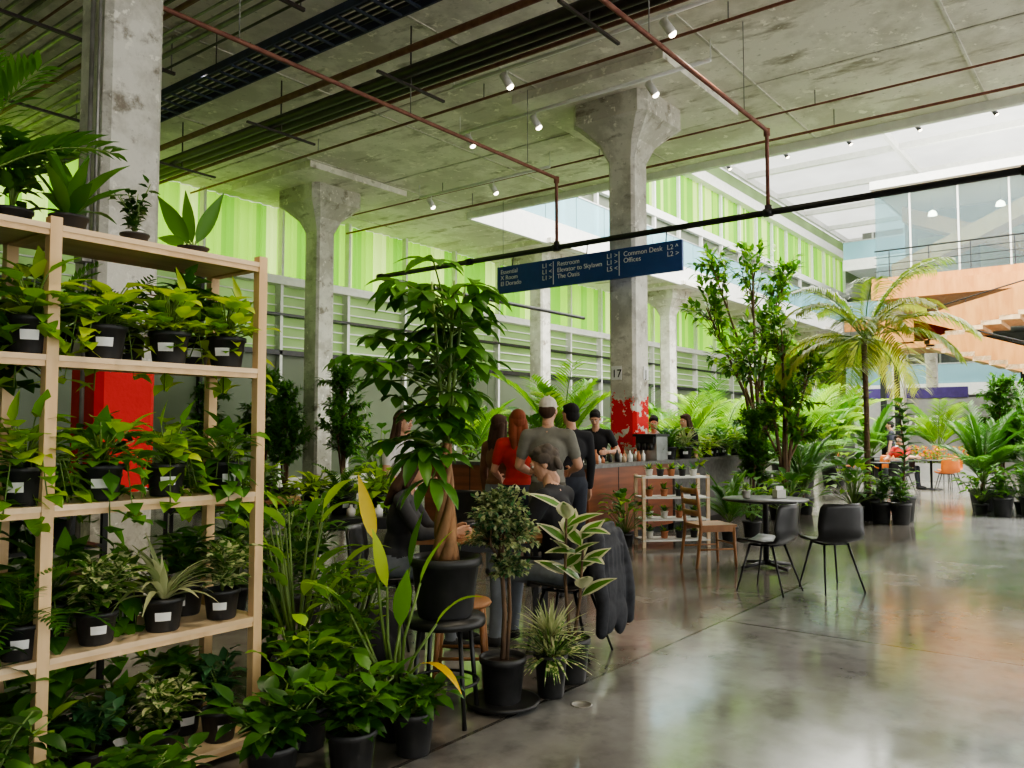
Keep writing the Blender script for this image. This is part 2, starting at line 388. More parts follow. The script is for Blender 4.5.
for a,b in ((33,7.3),(33,0),(39,7.3)): m.box(a-.2,a+.2,b-.2,b+.2,0,6.3,M_col)
bobj(m,'mezzanine_bridge')
m=MB()
def par(b0,z0,b1,z1,a,h=.95):
    vs=[V((a+x,b,z+dz)) for x in(0,.1) for (b,z) in((b0,z0),(b1,z1)) for dz in(0,h)]
    m.add(vs,[(0,1,3,2),(4,6,7,5),(0,4,5,1),(2,3,7,6),(0,2,6,4),(1,5,7,3)],M_warm,.5,False)
    m.tube([(a+.05,b0,z0+h+.14),(a+.05,b1,z1+h+.14)],.025,M_black,6)
    for k in range(6): t=k/5; m.box(a+.04,a+.06,b0+(b1-b0)*t-.012,b0+(b1-b0)*t+.012,z0+(z1-z0)*t+h,z0+(z1-z0)*t+h+.14,M_black)
for a in (28.9,31.0):
    par(6.0,4.3,-2,6.3,a,.8); par(6.0,4.3,-1,1.9,a,.8)
for i in range(16):
    t=i/16; b=6.0-8.0*t; z=4.3+2*t; m.box(28.9,31.0,b-.55,b,z-.05,z+.09,M_wood)
    b=6.0-7.0*t; z=4.3-2.4*t; m.box(28.9,31.0,b-.5,b,z-.05,z+.09,M_wood)
m.box(28.8,31.1,5.6,7.1,4.15,4.35,M_warm); par(7.1,4.3,5.9,4.3,28.8,.8)
for a,b in ((29,6.9),(30.9,6.9)): m.box(a-.08,a+.08,b-.08,b+.08,0,4.2,M_black)
for b in (3,0): m.box(29.9,30.1,b-.1,b+.1,0,2.6+.25*b,M_black)
bobj(m,'timber_staircase')
m=MB(); m.box(34,34.15,3.4,9.2,0,2.7,M_greyw); m.box(33.95,34.2,5.2,8.8,2.7,3.1,M_purple)
bobj(m,'wall_partition')
def text(s,loc,rz,size,mat,name,parent=None,align='LEFT'):
    c=bpy.data.curves.new(name,'FONT'); c.body=s; c.size=size; c.align_x=align; c.extrude=.002; c.space_line=.95
    c.materials.append(mat); o=bpy.data.objects.new(name,c); o.location=loc; o.rotation_euler=(math.pi/2,0,rz)
    bpy.context.scene.collection.objects.link(o)
    if parent: o.parent=parent; o.matrix_parent_inverse=parent.matrix_world.inverted()
    return o
RZT=PHI-math.pi/2
text('open',W(33.93,7.6,1.6),RZT,1.0,M_text,'wall_lettering')

# pipes
m=MB()
for a,z,r,mt in ((7.4,6.15,.075,M_pipeb),(7.7,6.2,.065,M_pipeb),(7.1,6.25,.045,M_rust),(7.95,6.25,.05,M_pipeb),(8.2,6.3,.03,M_rust)):
    m.tube([W(a,-13.5,z),W(a,16.3,z)],r,mt,10)
for b in np.arange(-12,16,2.8):
    m.tube([W(7.6,b,6.1),W(7.6,b,6.89)],.012,M_pipeb,6); m.box(7.0,8.25,b-.02,b+.02,6.05,6.08,M_pipeb,RM)
m.obj('ceiling_pipe_run')
m=MB()
for i in range(19):
    a=2.5+i*.18; r=.016+.008*((i*7)%3); m.tube([W(a,-13.5,6.42+.02*(i%3)),W(a,16.3,6.42+.02*(i%3))],r,(M_pipeg,M_pipeg,M_rust,M_pipeg,M_pipeb)[(i*3)%5],6)
for b in np.arange(-12,16,2.8): m.box(2.4,5.85,b-.02,b+.02,6.36,6.4,M_pipeb,RM); m.tube([W(2.5,b,6.4),W(2.5,b,6.77)],.01,M_pipeg,6); m.tube([W(5.8,b,6.4),W(5.8,b,6.89)],.01,M_pipeg,6)
m.obj('conduit_bundle')
m=MB()
for a in (6.05,6.55): m.box(a-.015,a+.015,-13.5,16.3,6.3,6.4,M_tray,RM)
for b in np.arange(-13.4,16.3,.3): m.box(6.05,6.55,b-.02,b+.02,6.3,6.32,M_tray,RM)
for k in range(4): m.tube([W(6.12+k*.1,-13.4,6.34),W(6.12+k*.1,16.2,6.34)],.025,M_black,6)
for b in np.arange(-12,16,3.1):
    for a in (6.04,6.56): m.tube([W(a,b,6.3),W(a,b,6.89)],.008,M_pipeb,6)
m.obj('cable_tray')
for b in (7.6,4.05):
    m=MB()
    m.tube([W(-10,b,5.75),W(10.95,b,5.66),W(11.0,b,5.6),W(11.0,b,4.56)],.028,M_rust,8)
    m.lathe(W(11,b,4.5),[(.05,0),(.05,.1)],M_pipeb,12); m.lathe(W(11,b,5.58),[(.045,0),(.045,.1)],M_rust,12)
    for a in np.arange(-8,11,2.6): m.tube([W(a,b,5.7),W(a,b,6.89)],.007,M_pipeg,5)
    m.obj('sprinkler_pipe')
for a,z,r in ((14,6.6,.025),(9.6,6.65,.022),(1.2,6.6,.03),(13.0,6.65,.018)):
    m=MB(); m.tube([W(a,-13,z),W(a,16.3,z)],r,M_rust)
    for b in np.arange(-12,16,4): m.tube([W(a,b,z),W(a,b,6.89)],.01,M_pipeg,5)
    m.obj('sprinkler_pipe')
m=MB(); m.tube([W(11,-12,4.5),W(11,11.8,4.5),W(11.15,11.9,4.5),W(18.5,11.9,4.5)],.045,M_black,10)
for a,b in ((11,-3),(11,-9)): m.tube([W(a,b,4.5),W(a,b,6.9)],.012,M_black,6)
m.tube([W(15,11.9,4.5),W(15,11.9,6.9)],.006,M_black,6)
for b in (11.8,9.5,7.6,4.05,1,-2): m.tube([W(11,b-.06,4.5),W(11,b+.06,4.5)],.062,M_black,12)
m.obj('pipe_frame')
m=MB(); m.box(10.93,10.98,5.32,8.8,3.84,4.3,M_sign)
for b in (6.38,7.62): m.box(10.925,10.93,b-.006,b+.006,3.88,4.26,M_text)
for b in (5.6,7.0,8.5): m.tube([(10.97,b,4.3),(11,b,4.46)],.01,M_black,6)
sg=bobj(m,'hanging_wayfinding_sign')
bpy.context.view_layer.update()
for b,s in ((8.72,'Essential\nX Room\nEl Dorado'),(7.54,'Restroom\nElevator to Skylawn\nThe Oasis'),(6.3,'Common Desk\nOffices')):
    text(s,W(10.922,b,4.17),RZT,.107,M_text,'sign_text',sg)
for b,s in ((7.84,'L1 <\nL1 <\nL1 >'),(6.6,'L1 >\nL1 >\nL5 <'),(5.56,'L2 ^\nL2 >')):
    text(s,W(10.922,b,4.17),RZT,.107,M_text,'sign_arrow',sg)
m=MB(); m.box(11.345,11.355,6.6,6.78,2.3,2.52,M_tag); m.box(11.62,11.78,6.345,6.355,2.3,2.52,M_tag)
pl=bobj(m,'column_number_plate'); bpy.context.view_layer.update()
text('17',W(11.34,6.77,2.34),RZT,.18,M_black,'number_text',pl); text('J',W(11.66,6.34,2.34),PHI,.18,M_black,'letter_text',pl)
def tracklight(a0,a1,b0,b1,z,pts,sus=.29):
    m=MB(); m.tube([W(a0,b0,z),W(a1,b1,z)],.03,M_white,6); m.tube([W(a0,b0,z),W(a0,b0,z+sus)],.01,M_white,6); m.tube([W(a1,b1,z),W(a1,b1,z+sus)],.01,M_white,6)
    for t in pts:
        p=W(a0+(a1-a0)*t,b0+(b1-b0)*t,z)
        m.tube([p,p-V((0,0,.12))],.012,M_white,6)
        m.tube([p-V((.05,.03,.1)),p-V((-.05,.1,.3))],[.055,.06],M_black if z>8 else M_white,12)
        m.tube([p-V((-.05,.1,.3)),p-V((-.052,.103,.305))],[.05,.05],M_lamp,12)
    m.obj('track_light')
tracklight(10.4,10.4,9.2,4.6,6.6,(.05,.35,.8)); tracklight(8.9,8.9,8,3,6.6,(.2,.7)); tracklight(20,20,12.5,3,9.6,(.1,.25,.4,.6,.8),3.7); tracklight(24,24,11,2,9.9,(.1,.3,.5,.7,.9),3.4); tracklight(12.8,12.8,12.5,9,6.6,(.1,.6))
m=MB(); m.lathe((.38,4.57,0),[(.06,.0),(.06,.004),(.05,.004),(.048,.002),(.0,.002)],M_pipeg,24); m.obj('floor_drain_cover')

# ------------------------------------------------------------ plant parts
def pot(m,r,h,mat=None,z=0,c=(0,0),soil=True,tag=False,tagdir=-math.pi/2):
    mat=mat or M_pot; x,y=c
    m.lathe((x,y,z),[(r*.74,0),(r*.78,h*.05),(r*.95,h*.85),(r*1.03,h*.86),(r*1.04,h*.99),(r*.97,h),(r*.92,h*.9),(r*.9,h*.88)],mat,18)
    m.lathe((x,y,z),[(r*.9,h*.86),(r*.5,h*.9),(.001,h*.91)],M_soil,14)
    if tag:
        vs=[]
        for i in range(5):
            a=tagdir+(i-2)*.2; dd=V((math.cos(a),math.sin(a),0))*r
            vs+=[V((x,y,z+h*.36))+dd*.9,V((x,y,z+h*.62))+dd*.96]
        m.add(vs,[(2*i,2*i+2,2*i+3,2*i+1) for i in range(4)],M_tag)
def rdir(el0,el1):
    a=U(0,2*math.pi); e=U(el0,el1); return V((math.cos(a)*math.cos(e),math.sin(a)*math.cos(e),math.sin(e)))
def pothos(m,z,n,R0,mat,ls=.085,trail=.0,mat2=None,spread=1):
    for i in range(n):
        d=rdir(.15,1.35); r=U(.3,1)*R0
        p0=V((0,0,z)); p1=p0+V((d.x,d.y,d.z*1.1))*r*spread
        if trail and R()<trail:
            p1=p0+V((d.x*.8*R0,d.y*.8*R0,.04))
            p2=p1+V((d.x*.3*R0,d.y*.3*R0,-U(.08,.3))); 
            m.tube([p0,p1,p2],.003,M_stem,4)
            q=p2
            for t in (.2,.45,.7,.9):
                pp=p1.lerp(p2,t); m.leaf(pp,V((d.x+U(-.6,.6),d.y+U(-.6,.6),-.2)),ls*U(.7,1),ls*.7,mat,droop=.8,n=3,shape=1)
        else: m.tube([p0,p0.lerp(p1,.5)+V((0,0,.02)),p1],.003,M_stem,4); q=p1
        m.leaf(q,V((d.x+U(-.4,.4),d.y+U(-.4,.4),U(-.1,.5))),ls*U(.8,1.3),ls*U(.65,.85),(mat2 if mat2 and R()<.4 else mat),droop=U(.4,.9),n=4,shape=1,fold=.2)
def bushy(m,z,n,R0,H,mat,ls=.07,w=.5,shape=0,stems=7):
    for s_ in range(stems):
        d=rdir(.8,1.45); 
        k=H*U(.7,1.05); pts=[V((d.x*t*R0*1.2*t,d.y*t*R0*1.2*t,z+k*t)) for t in(0,.35,.7,1)]
        m.tube(pts,[.006,.005,.004,.002],M_stem,5)
        for i in range(n//stems):
            t=U(.15,1); j=min(2,int(t*3)); p=pts[j].lerp(pts[j+1],t*3-j)
            dd=rdir(-.1,.8); m.leaf(p+dd*ls*.4*R(),dd,ls*U(.7,1.2),ls*w,mat,droop=U(.3,1),n=3,shape=shape)
def strap(m,z,n,L,w,mat,el=(.5,1.4),droop=1.3,seg=6,shape=3,r0=.02):
    for i in range(n):
        d=rdir(*el); m.leaf(V((d.x*r0,d.y*r0,z)),d,L*U(.7,1.1),w,mat,droop=droop*U(.5,1.2),n=seg,shape=shape,fold=.3)
def frond(m,p,d,L,nl,ll,w,mat,droop=1.2,ldroop=.6,start=.2):
    pos=V(p); d=V(d).normalized(); pts=[pos.copy()]; n=10; dirs=[d.copy()]
    for i in range(n):
        pos=pos+d*L/n; d=(d+V((0,0,-1))*droop/n*(.4+1.2*i/n)).normalized(); pts.append(pos.copy()); dirs.append(d.copy())
    m.tube(pts,[.012*(1-.8*i/n)*(L/1.2) for i in range(n+1)],M_stem,5)
    v=R()
    for i in range(nl):
        t=start+(1-start)*i/(nl-1); j=min(n-1,int(t*n)); q=pts[j].lerp(pts[j+1],t*n-j); dd=dirs[j]
        sd=dd.cross(V((0,0,1))); 
        if sd.length<.05: sd=dd.orthogonal()
        sd.normalize(); k=ll*math.sin(math.pi*(.18+.75*(1-t)))
        for sg_ in(-1,1):
            m.leaf(q,sd*sg_*.85+dd*.7+V((0,0,.25)),k*U(.9,1.1),w,mat,droop=ldroop,n=3,shape=0,var=min(1,max(0,v+U(-.2,.2))),fold=.1)
def palm(m,z,nf,L,mat,trunk=0,tr=.05,el=(.5,1.4),nl=22,ll=.35,w=.035,droop=1.3,ldroop=.6):
    if trunk:
        m.tube([(0,0,z),(.02,.01,z+trunk*.5),(0,0,z+trunk)],[tr*1.2,tr*.9,tr],M_bark,8)
        for k in range(int(trunk/.15)): m.lathe((.0,0,z+k*.15),[(tr*1.12,0),(tr*1.18,.012),(tr*1.1,.024)],M_bark,8)
    for i in range(nf):
        a=2*math.pi*i/nf+U(-.3,.3); e=U(*el); d=V((math.cos(a)*math.cos(e),math.sin(a)*math.cos(e),math.sin(e)))
        frond(m,(0,0,z+trunk),d,L*U(.75,1.1),nl,ll,w,mat,droop,ldroop)
def tree(m,z,H,tr,crowns,nsub,nleaf,ls,lw,mat,shape=0,bark=None,seg=3,mat2=None):
    bark=bark or M_bark
    for ci,(cx,cy,cz,cr) in enumerate(crowns):
        b0=V((U(-.02,.02),U(-.02,.02),z)); c=V((cx,cy,cz))
        mid=b0.lerp(c,.5)+V((U(-.06,.06)-cx*.25,U(-.06,.06)-cy*.25,0))
        m.tube([b0,b0.lerp(mid,.5)+V((U(-.02,.02),0,0)),mid,c],[tr,tr*.85,tr*.7,tr*.3],bark,7)
        for s_ in range(nsub):
            d=rdir(-.5,1.4); e=c+V((d.x,d.y,d.z*.8))*cr*U(.5,1)
            st=mid.lerp(c,U(.5,1)); k=st.lerp(e,.5)+V((0,0,.05*cr))
            m.tube([st,k,e],[tr*.25,tr*.15,tr*.07],bark,4)
            for i in range(nleaf):
                t=U(.2,1.05); p=(st.lerp(k,t*2) if t<.5 else k.lerp(e,t*2-1)); dd=(d+rdir(-.8,.8)*.9).normalized()
                m.leaf(p+rdir(-1,1)*cr*.05,dd,ls*U(.7,1.2),lw*U(.8,1.1),mat2 if mat2 and R()<.35 else mat,droop=U(.3,1),n=seg,shape=shape)

# ------------------------------------------------------------ left timber shelf
ZS=[.08,.63,1.21,1.79,2.30]
m=MB(); b0_,b1_=3.33,3.78; A0,A1=.36,2.37
for a in (A0,1.38,A1-.045):
    for b in (b0_,b1_-.045): m.box(a,a+.045,b,b+.045,0,2.33,M_wood)
for z in ZS:
    for q0,q1 in ((A0+.046,1.379),(1.426,A1-.046)):
        m.box(q0,q1,b0_,b1_,z-.022,z,M_board); m.box(q0,q1,b0_+.005,b0_+.025,z-.045,z-.022,M_wood)
    for a in (A0,1.38,A1-.045): m.box(a,a+.045,b0_+.046,b1_-.046,z-.03,z,M_wood)
bobj(m,'wooden_plant_shelf')
spec={}
def mkspec(nm,fn,k=3):
    spec[nm]=[]
    for i in range(k):
        m=MB(); fn(m); spec[nm].append(m.mesh('potted_'+nm))
PR,PH=.086,.145
def f1(m): pot(m,PR,PH,tag=True); pothos(m,.135,74,.19,L_bright,.105,.12,L_lime)
def f2(m): pot(m,PR,PH,tag=True); pothos(m,.135,66,.19,L_mid,.105,.15,L_bright)
def f3(m): pot(m,.08,.13,tag=True); bushy(m,.12,130,.19,.2,L_varieg,.095,.5)
def f4(m): pot(m,PR,.15,tag=True); pothos(m,.14,56,.21,L_dark,.13,.22,L_mid)
def f5(m): 
    pot(m,.08,.13,tag=True)
    for i in range(26): frond(m,(0,0,.12),rdir(.3,1.3),U(.22,.36),14,.065,.015,L_mid,1.7,.3,.15)
def f6(m): pot(m,PR,.14,tag=True); strap(m,.13,44,.3,.03,L_vfine,(.4,1.4),1.6)
def f7(m): pot(m,.08,.13,tag=True); bushy(m,.12,140,.18,.22,L_blue,.075,.65,1)
def f8(m): pot(m,PR,.14,tag=True); pothos(m,.13,84,.18,L_lime,.095,.08,L_bright)
def f9(m): pot(m,PR,.14,tag=True); bushy(m,.13,120,.2,.25,L_mid,.115,.5,1)
for nm,fn in (('pothos',f1),('philodendron',f2),('marble_pothos',f3),('monstera',f4),('fern',f5),('spider_plant',f6),('peperomia',f7),('neon_pothos',f8),('rubber_plant',f9)): mkspec(nm,fn,3)
def putshelf(nm,a,b,z,sc=1,rz=None):
    me=random.choice(spec[nm]); p=W(a,b,z+.001)
    inst(me,'potted_'+nm,p,(U(-.4,.4) if rz is None else rz)+math.radians(18),sc)
rows={3:['philodendron','monstera','philodendron','pothos','neon_pothos','neon_pothos','neon_pothos'],
      2:['philodendron','monstera','philodendron','pothos','philodendron','pothos','philodendron'],
      1:['monstera','fern','monstera','fern','marble_pothos','spider_plant','marble_pothos'],
      0:['peperomia','monstera','peperomia','philodendron','peperomia','marble_pothos','peperomia']}
for lv,sp_ in rows.items():
    n=len(sp_)
    for i,nm in enumerate(sp_):
        a=.5+(2.22-.5)*i/(n-1)
        putshelf(nm,a,3.43,ZS[lv],U(.97,1.08))
    for i in range(n-1):
        a=.6+(2.16-.6)*i/(n-2)
        if lv==2 and i>=2: continue
        putshelf(random.choice(['philodendron','monstera','fern','monstera','rubber_plant']),a,3.64,ZS[lv],U(.95,1.1))
m=MB()
for a in (.3,1.3,2.3):
    for b in (4.75,5.15): m.box(a,a+.03,b,b+.03,0,1.2,M_black)
for z in (.3,.85): m.box(.33,2.3,4.75,5.18,z-.02,z,M_black)
bobj(m,'metal_plant_rack')  # rack added as a dark backdrop, darkens the gaps behind the timber shelf
for z in (.3,.85):
    for i in range(7): putshelf(random.choice(['monstera','monstera','fern','philodendron','rubber_plant']),.5+i*.27,4.96,z,U(1.1,1.4))
z=2.301
m=MB(); pot(m,.07,.05,M_pot)
for (dx,dz,l,w_) in ((-.62,1,.27,.085),(-.12,1,.25,.07),(.45,.95,.27,.07),(-1.3,.35,.13,.05)): 
    m.tube([(0,0,.03),(dx*.03,0,.08)],.005,M_stem,5); m.leaf((dx*.03,0,.07),(dx,U(-.1,.1),dz),l,w_,L_mid,droop=.15,n=7,shape=0,up=V((-.3 if dx<0 else .5,-1,.1)),fold=.25,var=U(.5,.9))
m.obj('potted_rubber_plant',W(2.08,3.5,z))
m=MB(); pot(m,.075,.08); strap(m,.08,16,.32,.06,L_mid,(.5,1.4),1.0,6,0); m.obj('potted_bromeliad',W(1.52,3.5,z))
m=MB(); pot(m,.06,.06); bushy(m,.05,110,.09,.22,L_dark,.045,.6); m.obj('potted_jade_plant',W(1.8,3.5,z))
m=MB(); pot(m,.1,.14); palm(m,.13,12,.6,L_mid,0,el=(.7,1.5),nl=16,ll=.2,w=.03,droop=1.1); m.obj('potted_palm',W(1.15,3.55,z))
m=MB(); pot(m,.1,.14); pothos(m,.14,46,.35,L_dark,.16,0,L_mid); m.obj('potted_monstera',W(.8,3.52,z))
m=MB(); pot(m,.08,.1); bushy(m,.1,150,.3,.35,L_mid,.11,.45); m.obj('potted_schefflera',W(1.36,3.65,z))

# ------------------------------------------------------------ foreground plants
m=MB(); pot(m,.185,.31,M_pot)
z=.28
for k in range(4):
    pts=[];rs=[]
    for i in range(10):
        t=i/9; a=k*math.pi/2+t*5; rr=.036*(1-.6*t)+.004
        pts.append((rr*math.cos(a),rr*math.sin(a),z+.62*t)); rs.append(.024*(1-t)**1.3+.013)
    m.tube(pts,rs,M_bark2,8)
for i in range(64):
    t=i/63; h=.84+1.02*t*U(.9,1); 
    base=V((U(-.03,.03),U(-.03,.03),h*.9+.03))
    a=U(0,6.28); e=U(.2,1.2)*(1 if t<.8 else 1.2)
    prof=(.24+.55*t if t<.4 else .46-.38*(t-.4))
    r=prof*U(.4,1.1)
    if math.cos(a)>0: r*=.78
    e_=base+V((math.cos(a)*r-.06*(1-t),math.sin(a)*r,r*math.tan(min(e,.9))*.6))
    if t<.3 and math.cos(a)>.2: r*=.5; e_=base+V((math.cos(a)*r-.03,math.sin(a)*r,.05))
    m.tube([base,base.lerp(e_,.5)+V((0,0,.03)),e_],[.006,.005,.004],M_stem,5)
    n=random.choice([5,6,7]); L=U(.17,.25)*(1 if t>.3 else .8)
    for j in range(n):
        aa=a+(j-(n-1)/2)*.75; dd=V((math.cos(aa),math.sin(aa),U(-.15,.35)))
        m.leaf(e_,dd,L*U(.8,1.05),.075,L_money,droop=U(.9,1.7),n=5,shape=2,fold=.2)
for k in range(5):
    a=k*1.3; m.tube([(0,0,.85),(.05*math.cos(a),.05*math.sin(a),1.3),(.1*math.cos(a),.1*math.sin(a),1.75)],[.016,.01,.005],M_stem,6)
for (x,y,zz) in((-.06,-.12,.72),(-.12,-.1,.84)):
    for j in range(5):
        aa=-1.9+(j-2)*.6; m.leaf((x,y,zz),V((math.cos(aa),math.sin(aa),-.2)),.25,.07,L_money,droop=1.6,n=5,shape=2)
    m.tube([(0,0,.9),(x,y,zz)],.005,M_stem,5)
PT=(-.35,4.35)
m.obj('money_tree',(PT[0],PT[1],.531))
m=MB(); m.lathe((0,0,.49),[(.0,0),(.21,0),(.215,.02),(.21,.04),(0,.04)],M_black,24)
for k in range(4):
    a=k*math.pi/2+.6; m.tube([(.15*math.cos(a),.15*math.sin(a),.49),(.2*math.cos(a),.2*math.sin(a),0)],.012,M_black,8)
pts=[(.175*math.cos(a),.175*math.sin(a),.2) for a in np.linspace(0,2*math.pi,25)]; m.tube(pts,.008,M_black,6)
m.obj('plant_stool',(PT[0],PT[1],0))
m=MB()
for x,y in((-.15,-.15),(.15,-.15),(-.15,.15),(.15,.15)): m.tube([(x*.8,y*.8,.46),(x,y,0)],.016,M_chairw,8)
m.lathe((0,0,.46),[(.0,0),(.17,0),(.18,.015),(.17,.03),(0,.03)],M_chairw,24)
m.tube([(-.14,-.14,.18),(.14,-.14,.18)],.01,M_chairw,6); m.tube([(-.14,.14,.18),(.14,.14,.18)],.01,M_chairw,6)
m.obj('wooden_stool',(-.3,4.95,0))

m=MB(); m.lathe((0,0,0),[(.0,.004),(.14,.0),(.2,.02),(.205,.04),(.19,.04),(.0,.02)],M_black,24)
pot(m,.125,.25,M_pot,.022); m.tube([(0,0,.24),(.01,0,.5),(-.01,.01,.8)],[.016,.013,.01],M_bark,8); m.tube([(.02,0,.24),(.04,.02,.5),(.03,.03,.8)],[.012,.01,.008],M_bark,8)
tree(m,.7,1.2,.012,[(0,0,1.0,.18),(-.09,.05,.9,.17),(.09,-.03,.92,.17),(.0,0,1.1,.14),(.02,0,.74,.13),(-.06,-.05,1.05,.16)],30,22,.036,.027,L_vfine,1,mat2=L_blue)
m.obj('potted_triangle_ficus',(-.05,4.55,0))
m=MB(); pot(m,.095,.24,M_pot); strap(m,.22,120,.26,.016,L_varieg,(-.1,1.45),.8,5,3,.03)
m.tube([(0,0,.2),(0,0,.35)],.02,M_bark,6); strap(m,.34,90,.22,.014,L_vfine,(-.2,1.4),.6,4,3,.03); m.obj('potted_dracaena',(.22,4.72,0))
m=MB(); pot(m,.12,.26,M_pot)
m.tube([(0,0,.22),(-.03,0,.6),(-.02,0,1.0)],[.012,.01,.007],M_bark,7); m.tube([(.02,0,.22),(.06,0,.5),(.08,0,.8)],[.012,.01,.007],M_bark,7)
for i in range(19):
    t=i/18; top=V((-.02,0,.6+.43*t)) if i%2 else V((.07,0,.5+.38*t)); a=i*2.4; dd=V((math.cos(a),math.sin(a)*.8,U(.2,.9)))
    L0=U(.2,.27); up=V((0,-.3,1)); v=R()
    m.leaf(top,dd,L0,.115,L_cream,droop=.5,n=5,shape=0,fold=.12,up=up,var=v)
    m.leaf(top+V((0,-.002,.003)),dd,L0*.93,.065,L_mid,droop=.5,n=5,shape=0,fold=.12,up=up,var=.8)
m.obj('potted_variegated_rubber_plant',(.35,5.0,0))
m=MB(); pot(m,.13,.26,M_pot)
for (x,y,zz,l,w,mt,dr) in ((-.12,.02,.95,.34,.075,L_yellow,.05),(.12,-.05,.75,.34,.09,L_bright,.8),(.2,-.05,.55,.3,.08,L_bright,1.2),(.13,-.12,.38,.3,.07,L_yellow,1.4),
    (-.05,0,.72,.32,.09,L_lime,.9),(-.16,0,.5,.3,.09,L_mid,.9),(.03,-.1,.55,.33,.09,L_bright,.7),(-.22,-.05,.6,.3,.09,L_bright,1),(.05,.1,.8,.3,.09,L_mid,.6)):
    e=V((x,y,zz)); m.tube([(x*.15,y*.15,.22),e*.5+V((-.02,0,.1)),e],[.012,.009,.006],M_stem,6)
    up=V((.35,-1,.25)) if mt is L_yellow and dr<.2 else None
    d=V((-.25,0,1)) if dr<.2 else V((x*2.5+.02,y-.15,.8 if dr<1.3 else .1))
    m.leaf(e,d,l,w,mt,droop=dr,n=7,shape=0,fold=.25,up=up)
m.obj('potted_bird_of_paradise',(-.57,4.12,.0))
m=MB(); pot(m,.13,.25,M_pot)
for i in range(26):
    a=U(0,6.28); r=U(.05,.3); h=U(.55,1.05); e=V((math.cos(a)*r,math.sin(a)*r,h)); m.tube([(0,0,.2),e*.5+V((0,0,.1)),e],[.01,.008,.005],M_stem,5)
    m.leaf(e,V((math.cos(a),math.sin(a),1.1)),U(.25,.4),.075,L_bright if i%3 else L_mid,droop=U(.8,1.6),n=6,shape=0)
m.obj('potted_ginger_plant',(-1.2,4.62,0))
def broad(name,x,y,n,R0,H,mat,ls,pr=.11,ph=.2,z=0,mat2=None,w=.55,tag=False):
    m=MB(); pot(m,pr,ph,M_pot,0,tag=tag)
    for s_ in range(11):
        a=s_*.7+U(-.2,.2); rr=U(.3,1)*R0; pts=[V((math.cos(a)*rr*t*t,math.sin(a)*rr*t*t,ph*.85+(H-ph)*U(.55,1)*t)) for t in(0,.4,.75,1)]
        m.tube(pts,[.008,.007,.005,.003],M_stem,5)
        for i in range(n//11):
            t=U(.1,1); j=min(2,int(t*3)); p=pts[j].lerp(pts[j+1],t*3-j); dd=rdir(-.1,.9)
            m.tube([p,p+dd*ls*.3],.003,M_stem,4)
            m.leaf(p+dd*ls*.3,dd,ls*U(.7,1.15),ls*w,mat2 if mat2 and R()<.35 else mat,droop=U(.5,1.2),n=4,shape=0,fold=.2)
    return m.obj(name,(x,y,z))
broad('potted_baby_rubber_plant',-.98,3.98,190,.26,.62,L_mid,.13,mat2=L_bright)
broad('potted_baby_rubber_plant',-.7,3.66,190,.26,.46,L_mid,.12,mat2=L_dark)
broad('potted_croton',-1.0,3.5,160,.24,.44,L_dark,.13,mat2=L_mid)
broad('potted_philodendron',-.46,3.9,110,.18,.34,L_dark,.11,pr=.1,ph=.2,mat2=L_mid)
broad('potted_ficus',-.84,4.35,150,.27,.85,L_mid,.11,mat2=L_bright)
broad('potted_croton',-1.34,3.0,130,.22,.4,L_dark,.12,mat2=L_mid)
broad('potted_philodendron',-1.82,2.8,130,.25,.6,L_dark,.12,mat2=L_mid)
broad('potted_ficus',-1.42,4.95,150,.28,1.1,L_dark,.13,mat2=L_mid)
broad('potted_philodendron',-1.6,6.5,150,.3,1.05,L_mid,.14)
broad('potted_philodendron',-2.3,6.9,170,.35,1.25,L_dark,.15,mat2=L_mid)
broad('potted_philodendron',-1.15,5.5,120,.25,.7,L_bright,.1)

# background plants -------------------------------------------------
def mkm(fn,name,k=2):
    out=[]
    for i in range(k):
        m=MB(); fn(m); out.append(m.mesh(name))
    return out
def g_palm(m): pot(m,.26,.42,M_pot); palm(m,.4,16,1.5,L_bright,.35,.05,(.5,1.4),24,.42,.05,1.2)
def g_palmd(m): pot(m,.24,.4,M_pot); palm(m,.4,18,1.35,L_mid,.1,.04,(.6,1.5),24,.4,.04,1.3)
def g_ficus(m): pot(m,.26,.42,M_pot); tree(m,.38,2.8,.03,[(0,0,1.9,.5),(-.25,.1,1.5,.45),(.25,-.1,1.4,.45),(0,.1,2.4,.42),(0,0,1.1,.4)],26,26,.14,.06,L_mid)
def g_broad(m):
    pot(m,.22,.36,M_pot)
    for i in range(46):
        d=rdir(.3,1.4); l=U(.5,1.1); e=V((d.x*l*.7,d.y*l*.7,.35+d.z*l)); m.tube([(0,0,.33),e*.5+V((0,0,.2)),e],.008,M_stem,4); m.leaf(e,V((d.x,d.y,.3)),U(.3,.48),.2,L_mid if R()<.6 else L_bright,droop=1.2,n=4,shape=1)
S_palm=mkm(g_palm,'potted_areca_palm'); S_palmd=mkm(g_palmd,'potted_kentia_palm'); S_ficus=mkm(g_ficus,'potted_weeping_fig'); S_broad=mkm(g_broad,'potted_alocasia')
def bg(S,x,y,sc=1,nm=None): me=random.choice(S); inst(me,nm or me.name.split('.')[0],(x,y,0),U(0,6.28),sc)
bg(S_ficus,-5.2,17.2,1.05); bg(S_ficus,-3.3,16.2,1.05); bg(S_ficus,-6.4,17.2,.95); bg(S_broad,-2.8,17.5,1.1); bg(S_broad,-2.3,14.5,.8); bg(S_ficus,-4.4,16.0,.9)
bg(S_palm,1.0,16.6,1.3); bg(S_broad,.2,16.8,1.3); bg(S_palm,-.9,18.0,1.1); bg(S_palm,3.6,17.4,1.1); bg(S_broad,2.6,18.0,1.3)
